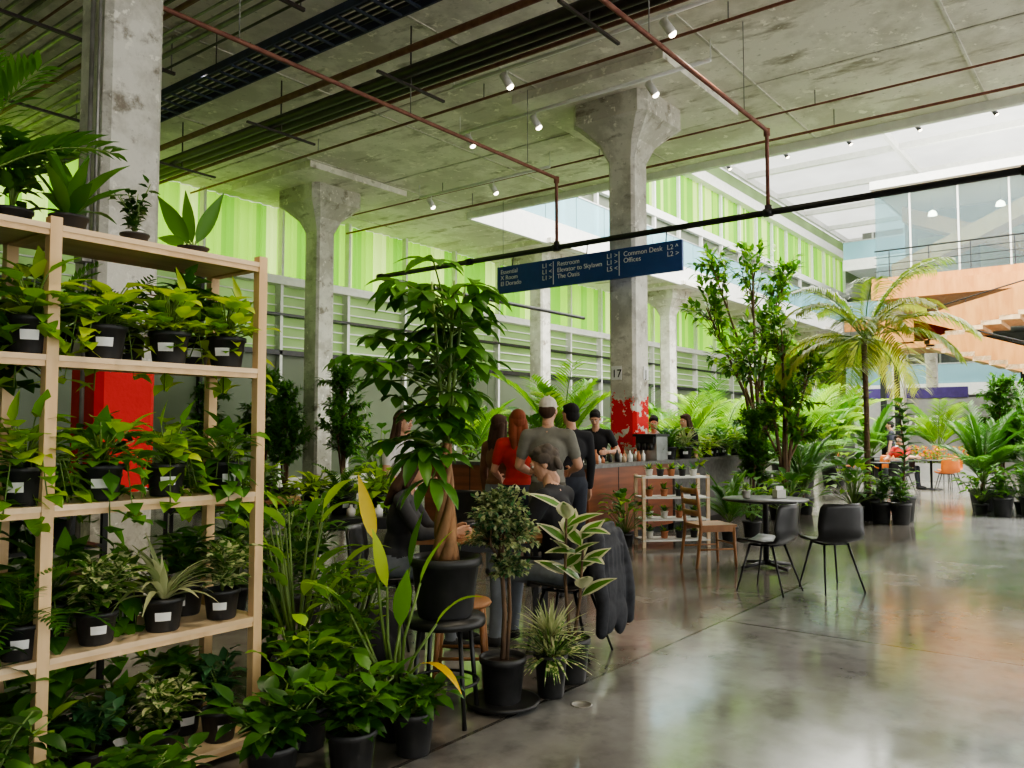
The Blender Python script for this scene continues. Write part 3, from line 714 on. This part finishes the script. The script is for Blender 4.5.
bg(S_palm,4.9,19.2,1.2); bg(S_broad,6.0,20,1.4); bg(S_palm,7.4,21,1.3); bg(S_palmd,6.3,18.2,1.1); bg(S_broad,8.6,22,1.5); bg(S_palmd,3.2,20.4,1.4)
bg(S_palmd,5.6,23,1.6); bg(S_palm,9.6,24.5,1.4); bg(S_ficus,7.9,24,1.3); bg(S_broad,4.3,16.5,1.1); bg(S_ficus,-1.2,20.5,1.2); bg(S_broad,-.3,14.4,.9)
bg(S_palmd,8.75,15.3,1.0); bg(S_ficus,9.5,16.0,.95); bg(S_palmd,10.1,15.2,1.1); bg(S_broad,8.3,14.6,.55); bg(S_palmd,11.2,17.6,1.2); bg(S_broad,9.1,14.7,.6)
bg(S_palmd,11.6,26.5,1.3); bg(S_palm,13.6,26.2,1.2)
bg(S_broad,5.55,13.4,.75); bg(S_broad,4.2,12.6,.6); bg(S_palmd,5.2,14.7,.75); bg(S_ficus,4.0,13.6,.7)
m=MB(); pot(m,.32,.5,M_pot)
tree(m,.45,5.3,.045,[(-.1,0,4.6,.75),(-.85,.1,4.7,.55),(.5,.1,4.5,.6),(-1.0,0,3.85,.6),(.15,.2,3.6,.6),(-.55,-.2,3.0,.6),(.5,-.1,2.7,.55)],14,17,.2,.085,L_mid,mat2=L_bright)
m.obj('indoor_fig_tree',(4.75,15.7,0))
m=MB(); pot(m,.3,.48,M_pot)
tree(m,.45,4,.04,[(0,0,3.2,.6),(-.6,0,2.7,.6),(.5,.1,2.5,.6),(0,-.2,2.0,.6),(-.35,0,1.6,.4),(.35,0,1.5,.4)],17,16,.18,.08,L_mid,mat2=L_bright)
m.obj('indoor_fig_tree',(4.6,13.9,0))
m=MB(); pot(m,.28,.44,M_pot); palm(m,.4,24,1.75,L_palmy,2.65,.05,(-.1,1.2),34,.55,.04,1.8,1.6); m.obj('potted_coconut_palm',(6.0,13.9,0))
m=MB(); pot(m,.2,.42,M_pot); m.tube([(0,0,.38),(.05,0,1.1),(-.03,0,1.9)],[.02,.015,.01],M_bark,7)
for i in range(34):
    t=i/33; a=i*2.4; p=V((.05*math.sin(t*3),0,.75+1.2*t)); m.leaf(p,V((math.cos(a),math.sin(a),.5)),U(.25,.36),.17,L_dark if i%3 else L_mid,droop=.8,n=4,shape=1,wav=.2)
m.obj('potted_fiddle_leaf_fig',(6.45,13.6,0))
for (x,y) in((5.95,13.3),(6.2,13.15),(8.5,14.3),(8.95,14.25)):
    m=MB(); pot(m,.16,.34,M_pot); bushy(m,.3,160,.25,U(.4,.7),L_mid,.14,.45); m.obj('potted_shrub',(x,y,0))
m=MB(); m.box(-1.2,1.2,-.3,.3,0,.5,M_greyw)
for i in range(260):
    p=V((U(-1.15,1.15),U(-.28,.28),.5)); h=U(.1,.5); q=p+V((U(-.05,.05),U(-.05,.05),h)); m.tube([p,q],.004,M_stem,4)
    for k in range(4): m.leaf(q,rdir(.0,1.2),.09,.07,L_orange if R()<.6 else L_bright,n=2,shape=1)
m.obj('flower_planter',(13.0,24.3,0),RZT)
# ------------------------------------------------------------ counters
AI0,AI1,BI0,BI1=8.95,14.6,5.7,8.6
m=MB()
def cseg(a0,a1,b0,b1,mat,h=1.0):
    m.box(a0+.05,a1-.05,b0+.05,b1-.05,0,.1,M_black); m.box(a0,a1,b0,b1,.1,h,mat); m.box(a0-.03,a1+.03,b0-.03,b1+.03,h,h+.05,M_stone)
cseg(AI0,11.3,BI0,BI0+.42,M_counter); cseg(11.37,AI1,BI0,BI0+.42,M_stone); cseg(AI0,AI0+.42,BI0+.49,BI1,M_counter); cseg(AI1-.42,AI1,BI0+.49,BI1,M_stone)
for a in (9.7,10.5): m.box(a,a+.012,BI0-.004,BI0,.1,1.0,M_black)
for b in (6.8,7.7): m.box(AI0-.004,AI0,b,b+.012,.1,1.0,M_black)
bobj(m,'bar_counter')
for i in range(16):
    a=11.5+(AI1-11.7)*i/11 if i<12 else AI1-.2; b=BI0+U(.12,.3) if i<12 else 6.4+.6*(i-12)
    me=random.choice(spec[random.choice(['neon_pothos','pothos','philodendron','peperomia','fern','spider_plant'])]); inst(me,me.name.split('.')[0],W(a,b,1.051),U(-.4,.4),U(1.0,1.5))
def bottle(m,x,y,z,r,h,mat): m.lathe((x,y,z),[(r,0),(r,h*.6),(r*.35,h*.78),(r*.35,h),(.001,h)],mat,10)
m=MB()
for i in range(24):
    p=W(AI0+.05+i*.075,BI0+U(.06,.36),1.051); mt=random.choice([M_potw,M_terra,M_pot,M_paper,M_tag,M_white]); bottle(m,p.x,p.y,p.z,U(.025,.04),U(.08,.2),mt)
m.obj('counter_jars')
m=MB(); m.box(10.9,11.25,5.75,6.1,1.051,1.4,M_metal); m.box(10.86,10.9,5.78,6.07,1.3,1.4,M_black); m.box(10.84,11.28,5.73,6.12,1.4,1.44,M_black)
for b in(5.83,5.93,6.03): m.lathe((10.87,b,1.2),[(.03,0),(.03,.1)],M_black,10)
bobj(m,'espresso_machine')
m=MB()
for x in(-.43,.43):
    for y in(-.17,.17): m.box(x-.02,x+.02,y-.02,y+.02,0,.92,M_board)
for z in(.1,.36,.64,.9): m.box(-.45,.45,-.19,.19,z-.02,z,M_white)
m.obj('white_display_rack',(2.08,10.75,0),.15)
for z,nn in((.101,4),(.361,4),(.641,4),(.901,5)):
    m=MB()
    for i in range(nn):
        x=-.3+.6*i/(nn-1); pot(m,.05,.09,random.choice([M_terra,M_potw,M_pot]),0,(x,0))
        for k in range(20):
            d=rdir(.2,1.3); m.leaf((x,0,.08),d,U(.06,.13),.03,random.choice([L_mid,L_bright,L_blue]),n=3)
    m.obj('succulent_pots',(2.08,10.75,z),.15)
bg(S_broad,1.45,10.6,.5); bg(S_palmd,2.95,11.2,.5); bg(S_broad,3.4,11.7,.6)

# ------------------------------------------------------------ furniture
def shell_chair(x,y,rz,name='black_shell_chair',mat=None):
    m=MB(); mat=mat or M_blackp; prof=[(.225,.425,.36),(.2,.455,.42),(.08,.45,.46),(-.08,.44,.47),(-.17,.455,.47),(-.215,.51,.46),(-.235,.6,.46),(-.25,.7,.45),(-.262,.78,.43),(-.268,.82,.36)]
    grid=[]
    for i,(yy,zz,w) in enumerate(prof):
        row=[]
        for j in range(9):
            u=(j-4)/4; cr=u*u
            bk=max(0,min(1,(zz-.46)/.15)) if yy<-.1 else 0
            row.append(V((u*w/2,yy+cr*.06*bk,zz+cr*.035*(1-bk))))
        grid.append(row)
    m.sheet(grid,.014,mat)
    for sx in(-1,1):
        m.tube([(sx*.12,.12,.435),(sx*.2,.22,0)],[.012,.008],M_black,8); m.tube([(sx*.12,-.1,.435),(sx*.2,-.24,0)],[.012,.008],M_black,8)
        m.tube([(sx*.12,.12,.43),(sx*.12,-.1,.43)],.01,M_black,6)
    m.tube([(-.12,.1,.43),(.12,.1,.43)],.01,M_black,6); m.tube([(-.12,-.1,.43),(.12,-.1,.43)],.01,M_black,6)
    return m.obj(name,(x,y,0),rz)
shell_chair(2.40,7.75,math.radians(46)); shell_chair(3.02,7.85,math.radians(10))
m=MB(); m.lathe((0,0,.725),[(.0,0),(.44,0),(.46,.012),(.455,.025),(0,.025)],M_black,36); m.lathe((0,0,0),[(.03,.03),(.03,.68),(.12,.725)],M_black,14)
for k in range(4):
    a=k*math.pi/2+.4; m.tube([(0,0,.06),(.33*math.cos(a),.33*math.sin(a),.018)],[.025,.016],M_black,8)
m.obj('round_bistro_table',(2.78,9.05,0))
m=MB(); pot(m,.05,.08,M_potw); bushy(m,.07,40,.08,.1,L_bright,.05); m.obj('potted_herb',(2.6,9.15,.751))
m=MB(); m.box(-.06,.06,-.04,.04,0,.09,M_potw); m.box(-.05,.05,-.01,.01,.05,.13,M_tag); m.obj('napkin_holder',(2.95,9.1,.751),.4)
def wood_chair(x,y,rz):
    m=MB(); 
    for sx in(-1,1):
        m.tube([(sx*.19,.19,.44),(sx*.2,.21,0)],[.019,.015],M_chairw,8)
        m.tube([(sx*.19,-.26,0),(sx*.185,-.2,.44),(sx*.18,-.25,.87)],[.016,.02,.015],M_chairw,8)
        m.tube([(sx*.195,.2,.2),(sx*.19,-.22,.2)],.01,M_chairw,6); m.box(sx*.19-.012,sx*.19+.012,-.2,.19,.39,.44,M_chairw)
    m.box(-.21,.21,-.21,.22,.44,.465,M_chairw); m.box(-.19,.19,.17,.19,.38,.44,M_chairw)
    for z in(.56,.68,.8): m.sheet([[V((u*.18,-.215-(z-.44)*.1-.02*(1-u*u),z+dz)) for u in(-1,-.5,0,.5,1)] for dz in(0,.06)],.014,M_chairw)
    m.tube([(-.19,.2,.25),(.19,.2,.25)],.01,M_chairw,6)
    m.obj('wooden_cafe_chair',(x,y,0),rz)
wood_chair(2.2,9.2,math.radians(-75))
def table(x,y,rz,lx,ly,h,top,leg,name):
    m=MB(); m.box(-lx/2,lx/2,-ly/2,ly/2,h-.035,h,top)
    for sx in(-1,1):
        for sy in(-1,1): m.box(sx*(lx/2-.05)-.02,sx*(lx/2-.05)+.02,sy*(ly/2-.05)-.02,sy*(ly/2-.05)+.02,0,h-.035,leg)
        m.box(sx*(lx/2-.05)-.015,sx*(lx/2-.05)+.015,-ly/2+.07,ly/2-.07,h-.1,h-.035,leg)
    m.box(-lx/2+.07,lx/2-.07,-ly/2+.04,-ly/2+.06,h-.1,h-.035,leg); m.box(-lx/2+.07,lx/2-.07,ly/2-.06,ly/2-.04,h-.1,h-.035,leg)
    return m.obj(name,(x,y,0),rz)
table(-.22,6.0,.1,.95,.6,.75,M_chairw,M_black,'wooden_table')
table(-1.45,7.3,.3,1.1,.7,.75,M_black,M_black,'black_table'); table(-3.0,8.9,.3,1.4,.7,.75,M_chairw,M_black,'wooden_table')
m=MB()
for i in range(4): bottle(m,-.1+i*.12,U(-.1,.1),0,.04,.1,[M_potw,M_terra,M_tag,M_potw][i])
m.obj('table_cups',(-1.3,7.2,.751)) ; 
for (x,y,z_,k) in((-1.75,7.25,.751,'neon_pothos'),(-1.55,7.4,.751,'fern'),(-1.2,7.45,.751,'pothos'),(-2.7,8.9,.751,'philodendron'),(-3.1,9.0,.751,'pothos'),(-3.4,8.7,.751,'fern')): inst(random.choice(spec[k]),'potted_'+k,(x,y,z_),U(0,1),1.2)
CHP=(.38,5.62); CHR=math.radians(62)
shell_chair(CHP[0],CHP[1],CHR); shell_chair(-.9,5.85,math.radians(-95)); shell_chair(-2.1,7.6,math.radians(-70)); shell_chair(-.6,9.1,math.radians(160))
for (x,y) in((8.6,19.2),(10.6,20.8),(12.4,19.8),(10.2,23.2)):
    m=MB(); m.lathe((0,0,.725),[(.0,0),(.44,0),(.46,.012),(0,.025)],M_black,24); m.lathe((0,0,0),[(.25,.0),(.25,.02),(.03,.04),(.03,.725)],M_black,14); m.obj('round_bistro_table',(x,y,0))
    for k in range(3): a=k*2.1+.5; shell_chair(x+.75*math.cos(a),y+.75*math.sin(a),a+math.pi/2,'orange_shell_chair' if y>20 else 'black_shell_chair',M_orangep if y>20 else None)

# ------------------------------------------------------------ people
def sphere_v(c,ax,r,n=14):
    vs=[];fs=[]; k=n
    for i in range(n+1):
        th=math.pi*i/n
        for j in range(k):
            ph=2*math.pi*j/k
            q=V((math.sin(th)*math.cos(ph)*r[0],math.sin(th)*math.sin(ph)*r[1],math.cos(th)*r[2]))
            vs.append(V(c)+(ax@q))
    for i in range(n):
        for j in range(k):
            j2=(j+1)%k; fs.append((i*k+j,(i+1)*k+j,(i+1)*k+j2,i*k+j2))
    return vs,fs
class Body:
    def __init__(s): s.pr=[]
    def ell(s,c,r,mat,ax=None): s.pr.append(('e',V(c),V(r),ax or Matrix.Identity(3),mat))
    def cap(s,p,q,r1,r2,mat): s.pr.append(('c',V(p),V(q),r1,r2,mat))
    def build(s,mb,vox,smooth=4):
        vs=[];fs=[]
        def ad(v,f):
            o=len(vs); vs.extend(v); fs.extend([tuple(o+k for k in q) for q in f])
        for p in s.pr:
            if p[0]=='e': ad(*sphere_v(p[1],p[3],p[2]))
            else:
                _,a,b,r1,r2,_m=p; d=b-a
                I=Matrix.Identity(3)
                ad(*sphere_v(a,I,(r1,)*3,10)); ad(*sphere_v(b,I,(r2,)*3,10))
                if d.length>1e-4:
                    t=MB(); t.tube([a,a.lerp(b,.5),b],[r1,(r1+r2)/2,r2],M_black,12); ad([V(q) for q in t.v],t.f)
        me=bpy.data.meshes.new('tmp'); me.from_pydata([tuple(v) for v in vs],[],fs); o=bpy.data.objects.new('tmp',me)
        bpy.context.scene.collection.objects.link(o)
        md=o.modifiers.new('r','REMESH'); md.mode='VOXEL'; md.voxel_size=vox
        sm=o.modifiers.new('s','SMOOTH'); sm.iterations=smooth; sm.factor=.5
        dg=bpy.context.evaluated_depsgraph_get(); ev=o.evaluated_get(dg); m2=ev.to_mesh()
        P=np.zeros(len(m2.vertices)*3); m2.vertices.foreach_get('co',P); P=P.reshape(-1,3)
        F=[tuple(p.vertices) for p in m2.polygons]
        C=np.array([P[list(f)].mean(0) for f in F]) if F else np.zeros((0,3))
        ev.to_mesh_clear(); bpy.data.objects.remove(o); bpy.data.meshes.remove(me)
        D=[]
        for p in s.pr:
            if p[0]=='e':
                inv=np.array(p[3].inverted()); q=(C-np.array(p[1]))@inv.T/np.array(p[2]); D.append((np.linalg.norm(q,axis=1)-1)*min(p[2]))
            else:
                a=np.array(p[1]);b=np.array(p[2]);d=b-a; L=max(1e-8,d@d); t=np.clip((C-a)@d/L,0,1); D.append(np.linalg.norm(C-(a+t[:,None]*d),axis=1)-(p[3]+(p[4]-p[3])*t))
        ix=np.argmin(np.array(D),0); mats=[p[-1] for p in s.pr]
        o0=len(mb.v)
        mb.v.extend([tuple(q) for q in P])
        for f,k in zip(F,ix): mb.f.append([o0+t for t in f]); mb.m.append(mb.mi(mats[k])); mb.var.append(.5); mb.sm.append(True)
SKIN=mk('skin',(.6,.34,.23),.5,col2=(.54,.29,.19),nscale=12)
LIP=mk('lips',(.45,.14,.12),.45); EYE=mk('eye_white',(.8,.8,.78),.2); PUP=mk('pupil',(.02,.015,.01),.1)
def cloth(n,c): return mk(n,c,.85,col2=tuple(x*.8 for x in c),nscale=14,bump=.15)
C_grey=cloth('tshirt_grey',(.22,.215,.18)); C_red=cloth('top_red',(.55,.04,.03)); C_tan=cloth('top_brown',(.2,.09,.05)); C_blk=cloth('shirt_black',(.015,.015,.018))
C_wht=cloth('shirt_white',(.7,.68,.67)); C_navy=cloth('trousers_navy',(.03,.035,.05)); C_jean=cloth('jeans_grey',(.2,.22,.25)); C_cap=cloth('cap_canvas',(.7,.65,.55)); C_shoe=cloth('shoes',(.04,.04,.04)); C_khaki=cloth('trousers_khaki',(.1,.09,.07)); C_jkt=mk('jacket_cloth',(.018,.02,.026),.8,col2=(.035,.037,.045),nscale=20,bump=.4)
C_char=cloth('sweater_charcoal',(.045,.045,.05))
H_brown=cloth('hair_brown',(.07,.035,.018)); H_red=cloth('hair_auburn',(.26,.065,.025)); H_grey=cloth('hair_grey',(.1,.08,.065)); H_black=cloth('hair_black',(.012,.01,.009)); 
def person(name,x,y,rz,h,top,bottom,hair,style='short',skin=None,female=False,lean=0,sit=False,hands=None,turn=0,nod=0,cap=False,sleeve='short',shorts=False,seat=.46,apron=None):
    skin=skin or SKIN; s=h/1.75; mb=MB(); B=Body(); wf=.9 if female else 1
    pz=.93*s if not sit else seat+.1
    pel=V((0,0,pz)); RL=Matrix.Rotation(-lean,3,'X')
    def up(x_,y_,z_): return pel+RL@V((x_*s,y_*s,(z_-.93)*s))
    sh=.185*wf
    B.ell(pel+V((0,0,.02*s)),V((.165*(1.03 if female else 1),.12,.13))*s,bottom)
    B.ell(up(0,.005,1.09),V((.145*wf,.108,.16))*s,top,RL); B.ell(up(0,.0,1.27),V((.17*wf,.118,.17))*s,top,RL)
    if female: B.ell(up(.07,.075,1.27),V((.06,.06,.065))*s,top); B.ell(up(-.07,.075,1.27),V((.06,.06,.065))*s,top)
    B.cap(up(-sh+.03,-.01,1.41),up(sh-.03,-.01,1.41),.062*s,.062*s,top)
    B.cap(up(0,-.015,1.45),up(sh-.04,-.01,1.425),.05*s,.045*s,top); B.cap(up(0,-.015,1.45),up(-sh+.04,-.01,1.425),.05*s,.045*s,top)
    B.cap(up(0,-.01,1.44),up(0,.012,1.55),.055*s*wf,.05*s*wf,skin)
    B.ell(up(0,0,1.02),V((.158,.118,.07))*s,top,RL)
    legm=skin if shorts else bottom
    for sx in(-1,1):
        hp=pel+V((sx*.09*s,0,-.02*s))
        if sit:
            kn=pel+V((sx*.12*s,.43*s,-.03)); an=V((sx*.13*s,kn.y+.02,.09*s))
        else:
            kn=V((sx*.105*s,.03*s,.5*s)); an=V((sx*.11*s,-.02*s,.09*s))
        B.cap(hp,kn,.092*s*(1 if not female else .95),.062*s,bottom)
        cm=kn.lerp(an,.35)+V((0,-.012*s,0)); B.cap(kn,cm,.06*s if not shorts else .052*s,.058*s if not shorts else .05*s,legm); B.cap(cm,an,.056*s if not shorts else .05*s,.043*s if not shorts else .034*s,legm)
        B.cap(an+V((0,-.02*s,-.045*s)),an+V((0,.1*s,-.052*s)),.04*s,.036*s,C_shoe); B.cap(an,an+V((0,0,-.03)),.036*s,.04*s,C_shoe); B.cap(an+V((0,.1*s,-.052*s)),an+V((sx*.005,.155*s,-.058*s)),.036*s,.026*s,C_shoe)
    hands=hands or (V((-.24,.06,.8)),V((.24,.06,.8)))
    HB=Body()
    for sx,tg in zip((-1,1),hands):
        S=up(sx*sh,-.01,1.405); T=V(tg)*s if not sit else V(tg); l1,l2=.285*s,.255*s
        d=T-S; L=min(d.length,(l1+l2)*.995); d.normalize(); T=S+d*L
        ca=(l1*l1+L*L-l2*l2)/(2*l1*L); ca=max(-1,min(1,ca)); pole=V((sx*.7,-.8,-.5)); pole=(pole-d*pole.dot(d)).normalized()
        E=S+d*l1*ca+pole*l1*math.sqrt(1-ca*ca)
        B.cap(S,E,.055*s*wf,.043*s*wf,skin if sleeve=='short' else top)
        if sleeve=='short': B.cap(S,S.lerp(E,.6),.066*s,.058*s,top)
        else: B.cap(S,E,.062*s*wf,.05*s,top); B.cap(E,E.lerp(T,.93),.05*s,.036*s,top)
        B.cap(E,E.lerp(T,.3),.041*s*wf,.042*s*wf,skin if sleeve=='short' else top); B.cap(E.lerp(T,.3),T,.042*s*wf,.026*s,skin if sleeve=='short' else top)
        f=(T-E).normalized(); nrm=V((-sx,0,0)) ; nrm=(nrm-f*nrm.dot(f)); nrm=nrm.normalized() if nrm.length>.1 else f.orthogonal().normalized()
        sd=f.cross(nrm).normalized()
        if sd.y<0: sd=-sd
        for k in range(4):
            o=(k-1.5)*.019*s
            HB.cap(T+f*.0,T+f*.075*s-sd*o,.017*s,.0125*s,skin)
            ln=(.062,.075,.07,.054)[k]*s; p0=T+f*.08*s-sd*o; p1=p0+(f+nrm*.25).normalized()*ln*.5; p2=p1+(f+nrm*.9).normalized()*ln*.5
            HB.cap(p0,p1,.0095*s,.0088*s,skin); HB.cap(p1,p2,.0088*s,.0075*s,skin)
        t0=T+f*.02*s+sd*.02*s; t1=t0+(f*.7+sd*.8+nrm*.3).normalized()*.045*s; t2=t1+(f+sd*.15+nrm*.4).normalized()*.032*s
        HB.cap(t0,t1,.015*s,.0115*s,skin); HB.cap(t1,t2,.0115*s,.009*s,skin)
    B.build(mb,.014,smooth=5); HB.build(mb,.0045,smooth=2)
    hc=up(0,.025,1.63); RH=RL@Matrix.Rotation(turn,3,'Z')@Matrix.Rotation(-nod,3,'X')
    G=Body()
    def hp(a,b,c): return hc+RH@(V((a,b,c))*s)
    def E(c,r,mt): G.ell(hp(*c),V(r)*s,mt,RH)
    E((0,-.012,.03),(.073,.09,.085),skin); E((0,.025,-.02),(.06,.062,.09),skin); E((0,.045,-.08),(.04,.035,.028),skin)
    G.cap(hp(0,.083,.012),hp(0,.104,-.024),.009*s,.0135*s,skin); G.cap(hp(-.035,.078,.025),hp(.035,.078,.025),.012*s,.012*s,skin)
    G.cap(hp(-.014,.09,-.028),hp(.014,.09,-.028),.009*s,.009*s,skin)
    E((0,.0835,-.053),(.023,.009,.0065),LIP)
    for sx in(-1,1):
        E((sx*.073,-.005,-.008),(.01,.02,.032),skin); E((sx*.028,.077,.005),(.0135,.0115,.009),EYE); E((sx*.028,.0865,.005),(.006,.004,.006),PUP)
        G.cap(hp(sx*.018,.089,.027),hp(sx*.044,.08,.028),.004*s,.004*s,hair)
    G.cap(hp(0,0,-.05),hp(0,-.015,-.12),.05*s,.052*s,skin)
    HM=C_cap if cap else hair
    E((0,-.02,.045),(.081,.094,.083),HM); E((0,-.045,.0),(.077,.066,.075),hair)
    if cap:
        E((0,.1,.052),(.062,.06,.009),C_cap); E((0,0,.135),(.01,.01,.008),C_cap)
    else: E((0,.035,.085),(.06,.045,.028),hair)
    if style=='long':
        for sx in(-1,0,1):
            G.cap(hp(sx*.05,-.04,.0),hp(sx*.06,-.075,-.17),.042*s,.045*s,hair); G.cap(hp(sx*.06,-.075,-.17),hp(sx*.05,-.095,-.3),.045*s,.022*s,hair)
        for sx in(-1,1): G.cap(hp(sx*.066,.01,.04),hp(sx*.075,-.005,-.12),.022*s,.024*s,hair)
    if style=='pony':
        G.cap(hp(0,-.1,.04),hp(0,-.135,-.02),.02*s,.028*s,hair); G.cap(hp(0,-.135,-.02),hp(0,-.12,-.16),.028*s,.012*s,hair)
    if style=='wavy':
        for k in range(14): a=k*2.4; E((.05*math.cos(a),-.03+.06*math.sin(a),.06+.03*math.sin(k*1.7)),(.034,.034,.032),hair)
        for k in range(7): E((-.06+k*.02,-.09,-.03+.01*(k%2)),(.022,.022,.045),hair)
        for sx in(-1,1): E((sx*.072,-.015,.03),(.018,.045,.04),hair)
    G.build(mb,.0048,smooth=2)
    if apron: mb.sheet([[up(u*.13,.128-abs(u)*.03,zz) for u in(-1,-.5,0,.5,1)] for zz in(1.35,1.2,1.0,.75)],.006,apron)
    return mb.obj(name,(x,y,0),rz)
rad=math.radians
person('standing_man',.33,7.5,rad(-12),1.80,C_grey,C_khaki,H_brown,cap=True,hands=(V((-.18,.26,1.05)),V((.16,.3,1.08))),nod=.1,turn=rad(-8))
person('standing_woman',.06,8.0,rad(10),1.70,C_red,C_navy,H_red,'long',female=True,hands=(V((-.14,.28,1.05)),V((.2,.2,.95))))
person('standing_woman',-.14,8.5,rad(-40),1.66,C_tan,C_jean,H_brown,'long',female=True,sleeve='long')
person('standing_man',.62,8.6,rad(20),1.78,C_blk,C_navy,H_black,'short',sleeve='long',turn=rad(15))
person('vendor_man',1.24,12.05,rad(165),1.8,C_blk,C_navy,H_black,'short',lean=.12,nod=.35,hands=(V((-.2,.3,1.15)),V((.12,.32,1.15))))
person('vendor_woman',2.36,13.6,rad(150),1.74,C_wht,C_navy,H_black,'pony',female=True,nod=.3,turn=rad(20),hands=(V((-.15,.32,1.12)),V((.15,.32,1.12))),apron=C_blk)
person('vendor_woman',2.85,13.4,rad(120),1.76,C_blk,C_navy,H_brown,'long',female=True,nod=.1)
person('standing_woman',-1.08,8.0,rad(-120),1.68,C_wht,C_jean,H_brown,'long',female=True,hands=(V((-.2,.25,1.05)),V((.2,.22,1.0))))
sv=(-math.sin(CHR),math.cos(CHR))
person('seated_man',CHP[0]+sv[0]*.03,CHP[1]+sv[1]*.03,CHR,1.80,C_blk,C_jean,H_grey,'wavy',lean=.17,sit=True,hands=(V((-.14,.42,.8)),V((.14,.4,.8))),nod=.2,turn=rad(20))
person('seated_woman',-.84,5.86,rad(-95),1.68,C_char,C_jean,H_brown,'long',female=True,lean=.2,sit=True,sleeve='long',hands=(V((-.12,.42,.8)),V((.12,.45,.8))),nod=.2)
a=.5; person('seated_visitor',8.6+.75*math.cos(a),19.2+.75*math.sin(a),a+math.pi/2,1.75,C_red,C_jean,H_brown,sit=True,hands=(V((-.15,.4,.8)),V((.15,.4,.8))))
a=2.6; person('seated_visitor',10.6+.75*math.cos(a),20.8+.75*math.sin(a),a+math.pi/2,1.75,C_wht,C_navy,H_black,sit=True,hands=(V((-.15,.4,.8)),V((.15,.4,.8))))
person('standing_visitor',10.9,23.6,rad(60),1.75,C_navy,C_khaki,H_black)
m=MB(); J=Body()
for (x_,y_,z_,rx,ry,rz_) in ((0,-.275,.8,.2,.05,.06),(0,-.3,.66,.21,.045,.16),(-.06,-.315,.48,.16,.042,.18),(.07,-.315,.46,.16,.045,.19),(-.09,-.33,.3,.11,.035,.12),(.1,-.335,.27,.1,.04,.13),(0,-.325,.34,.1,.035,.12),(0,-.22,.72,.18,.025,.11)):
    J.ell((x_,y_,z_),(rx,ry,rz_),C_jkt)
for sx in(-1,1):
    J.cap((sx*.17,-.28,.79),(sx*.25,-.31,.6),.055,.052,C_jkt); J.cap((sx*.25,-.31,.6),(sx*.235,-.35,.4),.052,.046,C_jkt); J.cap((sx*.235,-.35,.4),(sx*.25,-.34,.22),.046,.038,C_jkt)
J.cap((-.11,-.27,.86),(.11,-.27,.86),.03,.03,C_jkt)
for k in range(5): x_=-.14+k*.07; J.cap((x_,-.335,.72),(x_+.02,-.345,.24),.014,.016,C_jkt)
J.build(m,.011,smooth=5); m.obj('draped_jacket',(CHP[0],CHP[1],0),CHR)
m=MB(); Bg=Body(); Bg.ell((0,0,.2),(.17,.11,.2),C_blk); Bg.ell((0,-.1,.14),(.12,.06,.12),C_blk); Bg.cap((-.08,.1,.34),(-.1,.14,.1),.02,.02,C_blk); Bg.cap((.08,.1,.34),(.1,.14,.1),.02,.02,C_blk); Bg.build(m,.012); m.obj('backpack',(-.85,5.2,0.0),.3)

# ------------------------------------------------------------ light
w=bpy.data.worlds.new('World'); bpy.context.scene.world=w; w.use_nodes=True
bgk=w.node_tree.nodes['Background']; bgk.inputs[0].default_value=(.98,.98,.96,1); bgk.inputs[1].default_value=3.3
def area(name,loc,rot,sx,sy,P,col=(1,1,1)):
    l=bpy.data.lights.new(name,'AREA'); l.shape='RECTANGLE'; l.size=sx; l.size_y=sy; l.energy=P; l.color=col
    o=bpy.data.objects.new(name,l); o.location=loc; o.rotation_euler=rot; bpy.context.scene.collection.objects.link(o); return o
area('skylight_light',W(23,2,13.25),(0,0,PHI),14,20,9500,(1,.98,.92))
area('skylight_light',W(38,2,13.25),(0,0,PHI),14,20,4800,(1,.98,.92))
area('window_wall_light',W(6,-13.6,3.4),(math.pi/2+.14,0,PHI+math.pi),32,5.4,5700,(1,.96,.87))  # lamp added along the unseen right side, tilted up to brighten the ceiling
def spot(loc,tgt,e,sz=1.9):
    l=bpy.data.lights.new('ceiling_spot','SPOT'); l.energy=e; l.color=(1,.87,.66); l.spot_size=sz; l.spot_blend=.8; l.shadow_soft_size=.12
    o=bpy.data.objects.new('ceiling_spot_light',l); o.location=loc; o.rotation_euler=(V(tgt)-V(loc)).to_track_quat('-Z','Y').to_euler(); bpy.context.scene.collection.objects.link(o)
for a,b in ((3,3),(9,4),(6,10),(13,9)): spot(W(a,b,6.3),W(a,b,0),280)  # spots added under the ceiling as general fill
spot(W(1.6,.6,6.3),W(1.6,3.4,1.5),380,1.0); spot(W(4.6,1.2,6.3),W(3.6,3.0,.8),340,1.1)  # unseen spots added to brighten the shelf front and foreground plants
try: bpy.context.scene.view_settings.look='AgX - Medium High Contrast'
except Exception as e: print(e)

cam=bpy.data.cameras.new('Camera'); cam.lens=28.8; cam.sensor_width=36; cam.clip_end=200
co=bpy.data.objects.new('Camera',cam); co.location=(0,0,1.5); co.rotation_euler=(math.radians(93.21),0,0)
bpy.context.scene.collection.objects.link(co); bpy.context.scene.camera=co
# square the whole scene (building, contents, camera) to the world axes
bpy.context.view_layer.update()
RI=Matrix.Rotation(-PHI,4,'Z')
for o in list(bpy.context.scene.objects):
    if o.parent is None: o.matrix_world=RI@o.matrix_world
bpy.context.view_layer.update()
for o in list(bpy.context.scene.objects):
    if o.type=='MESH' and o.name.split('.')[0] in ('column_conduit','ceiling_pipe_run','conduit_bundle','cable_tray','sprinkler_pipe','pipe_frame','track_light','counter_jars','floor_drain_cover'):
        o.data.transform(o.matrix_world); o.matrix_world=Matrix.Identity(4)
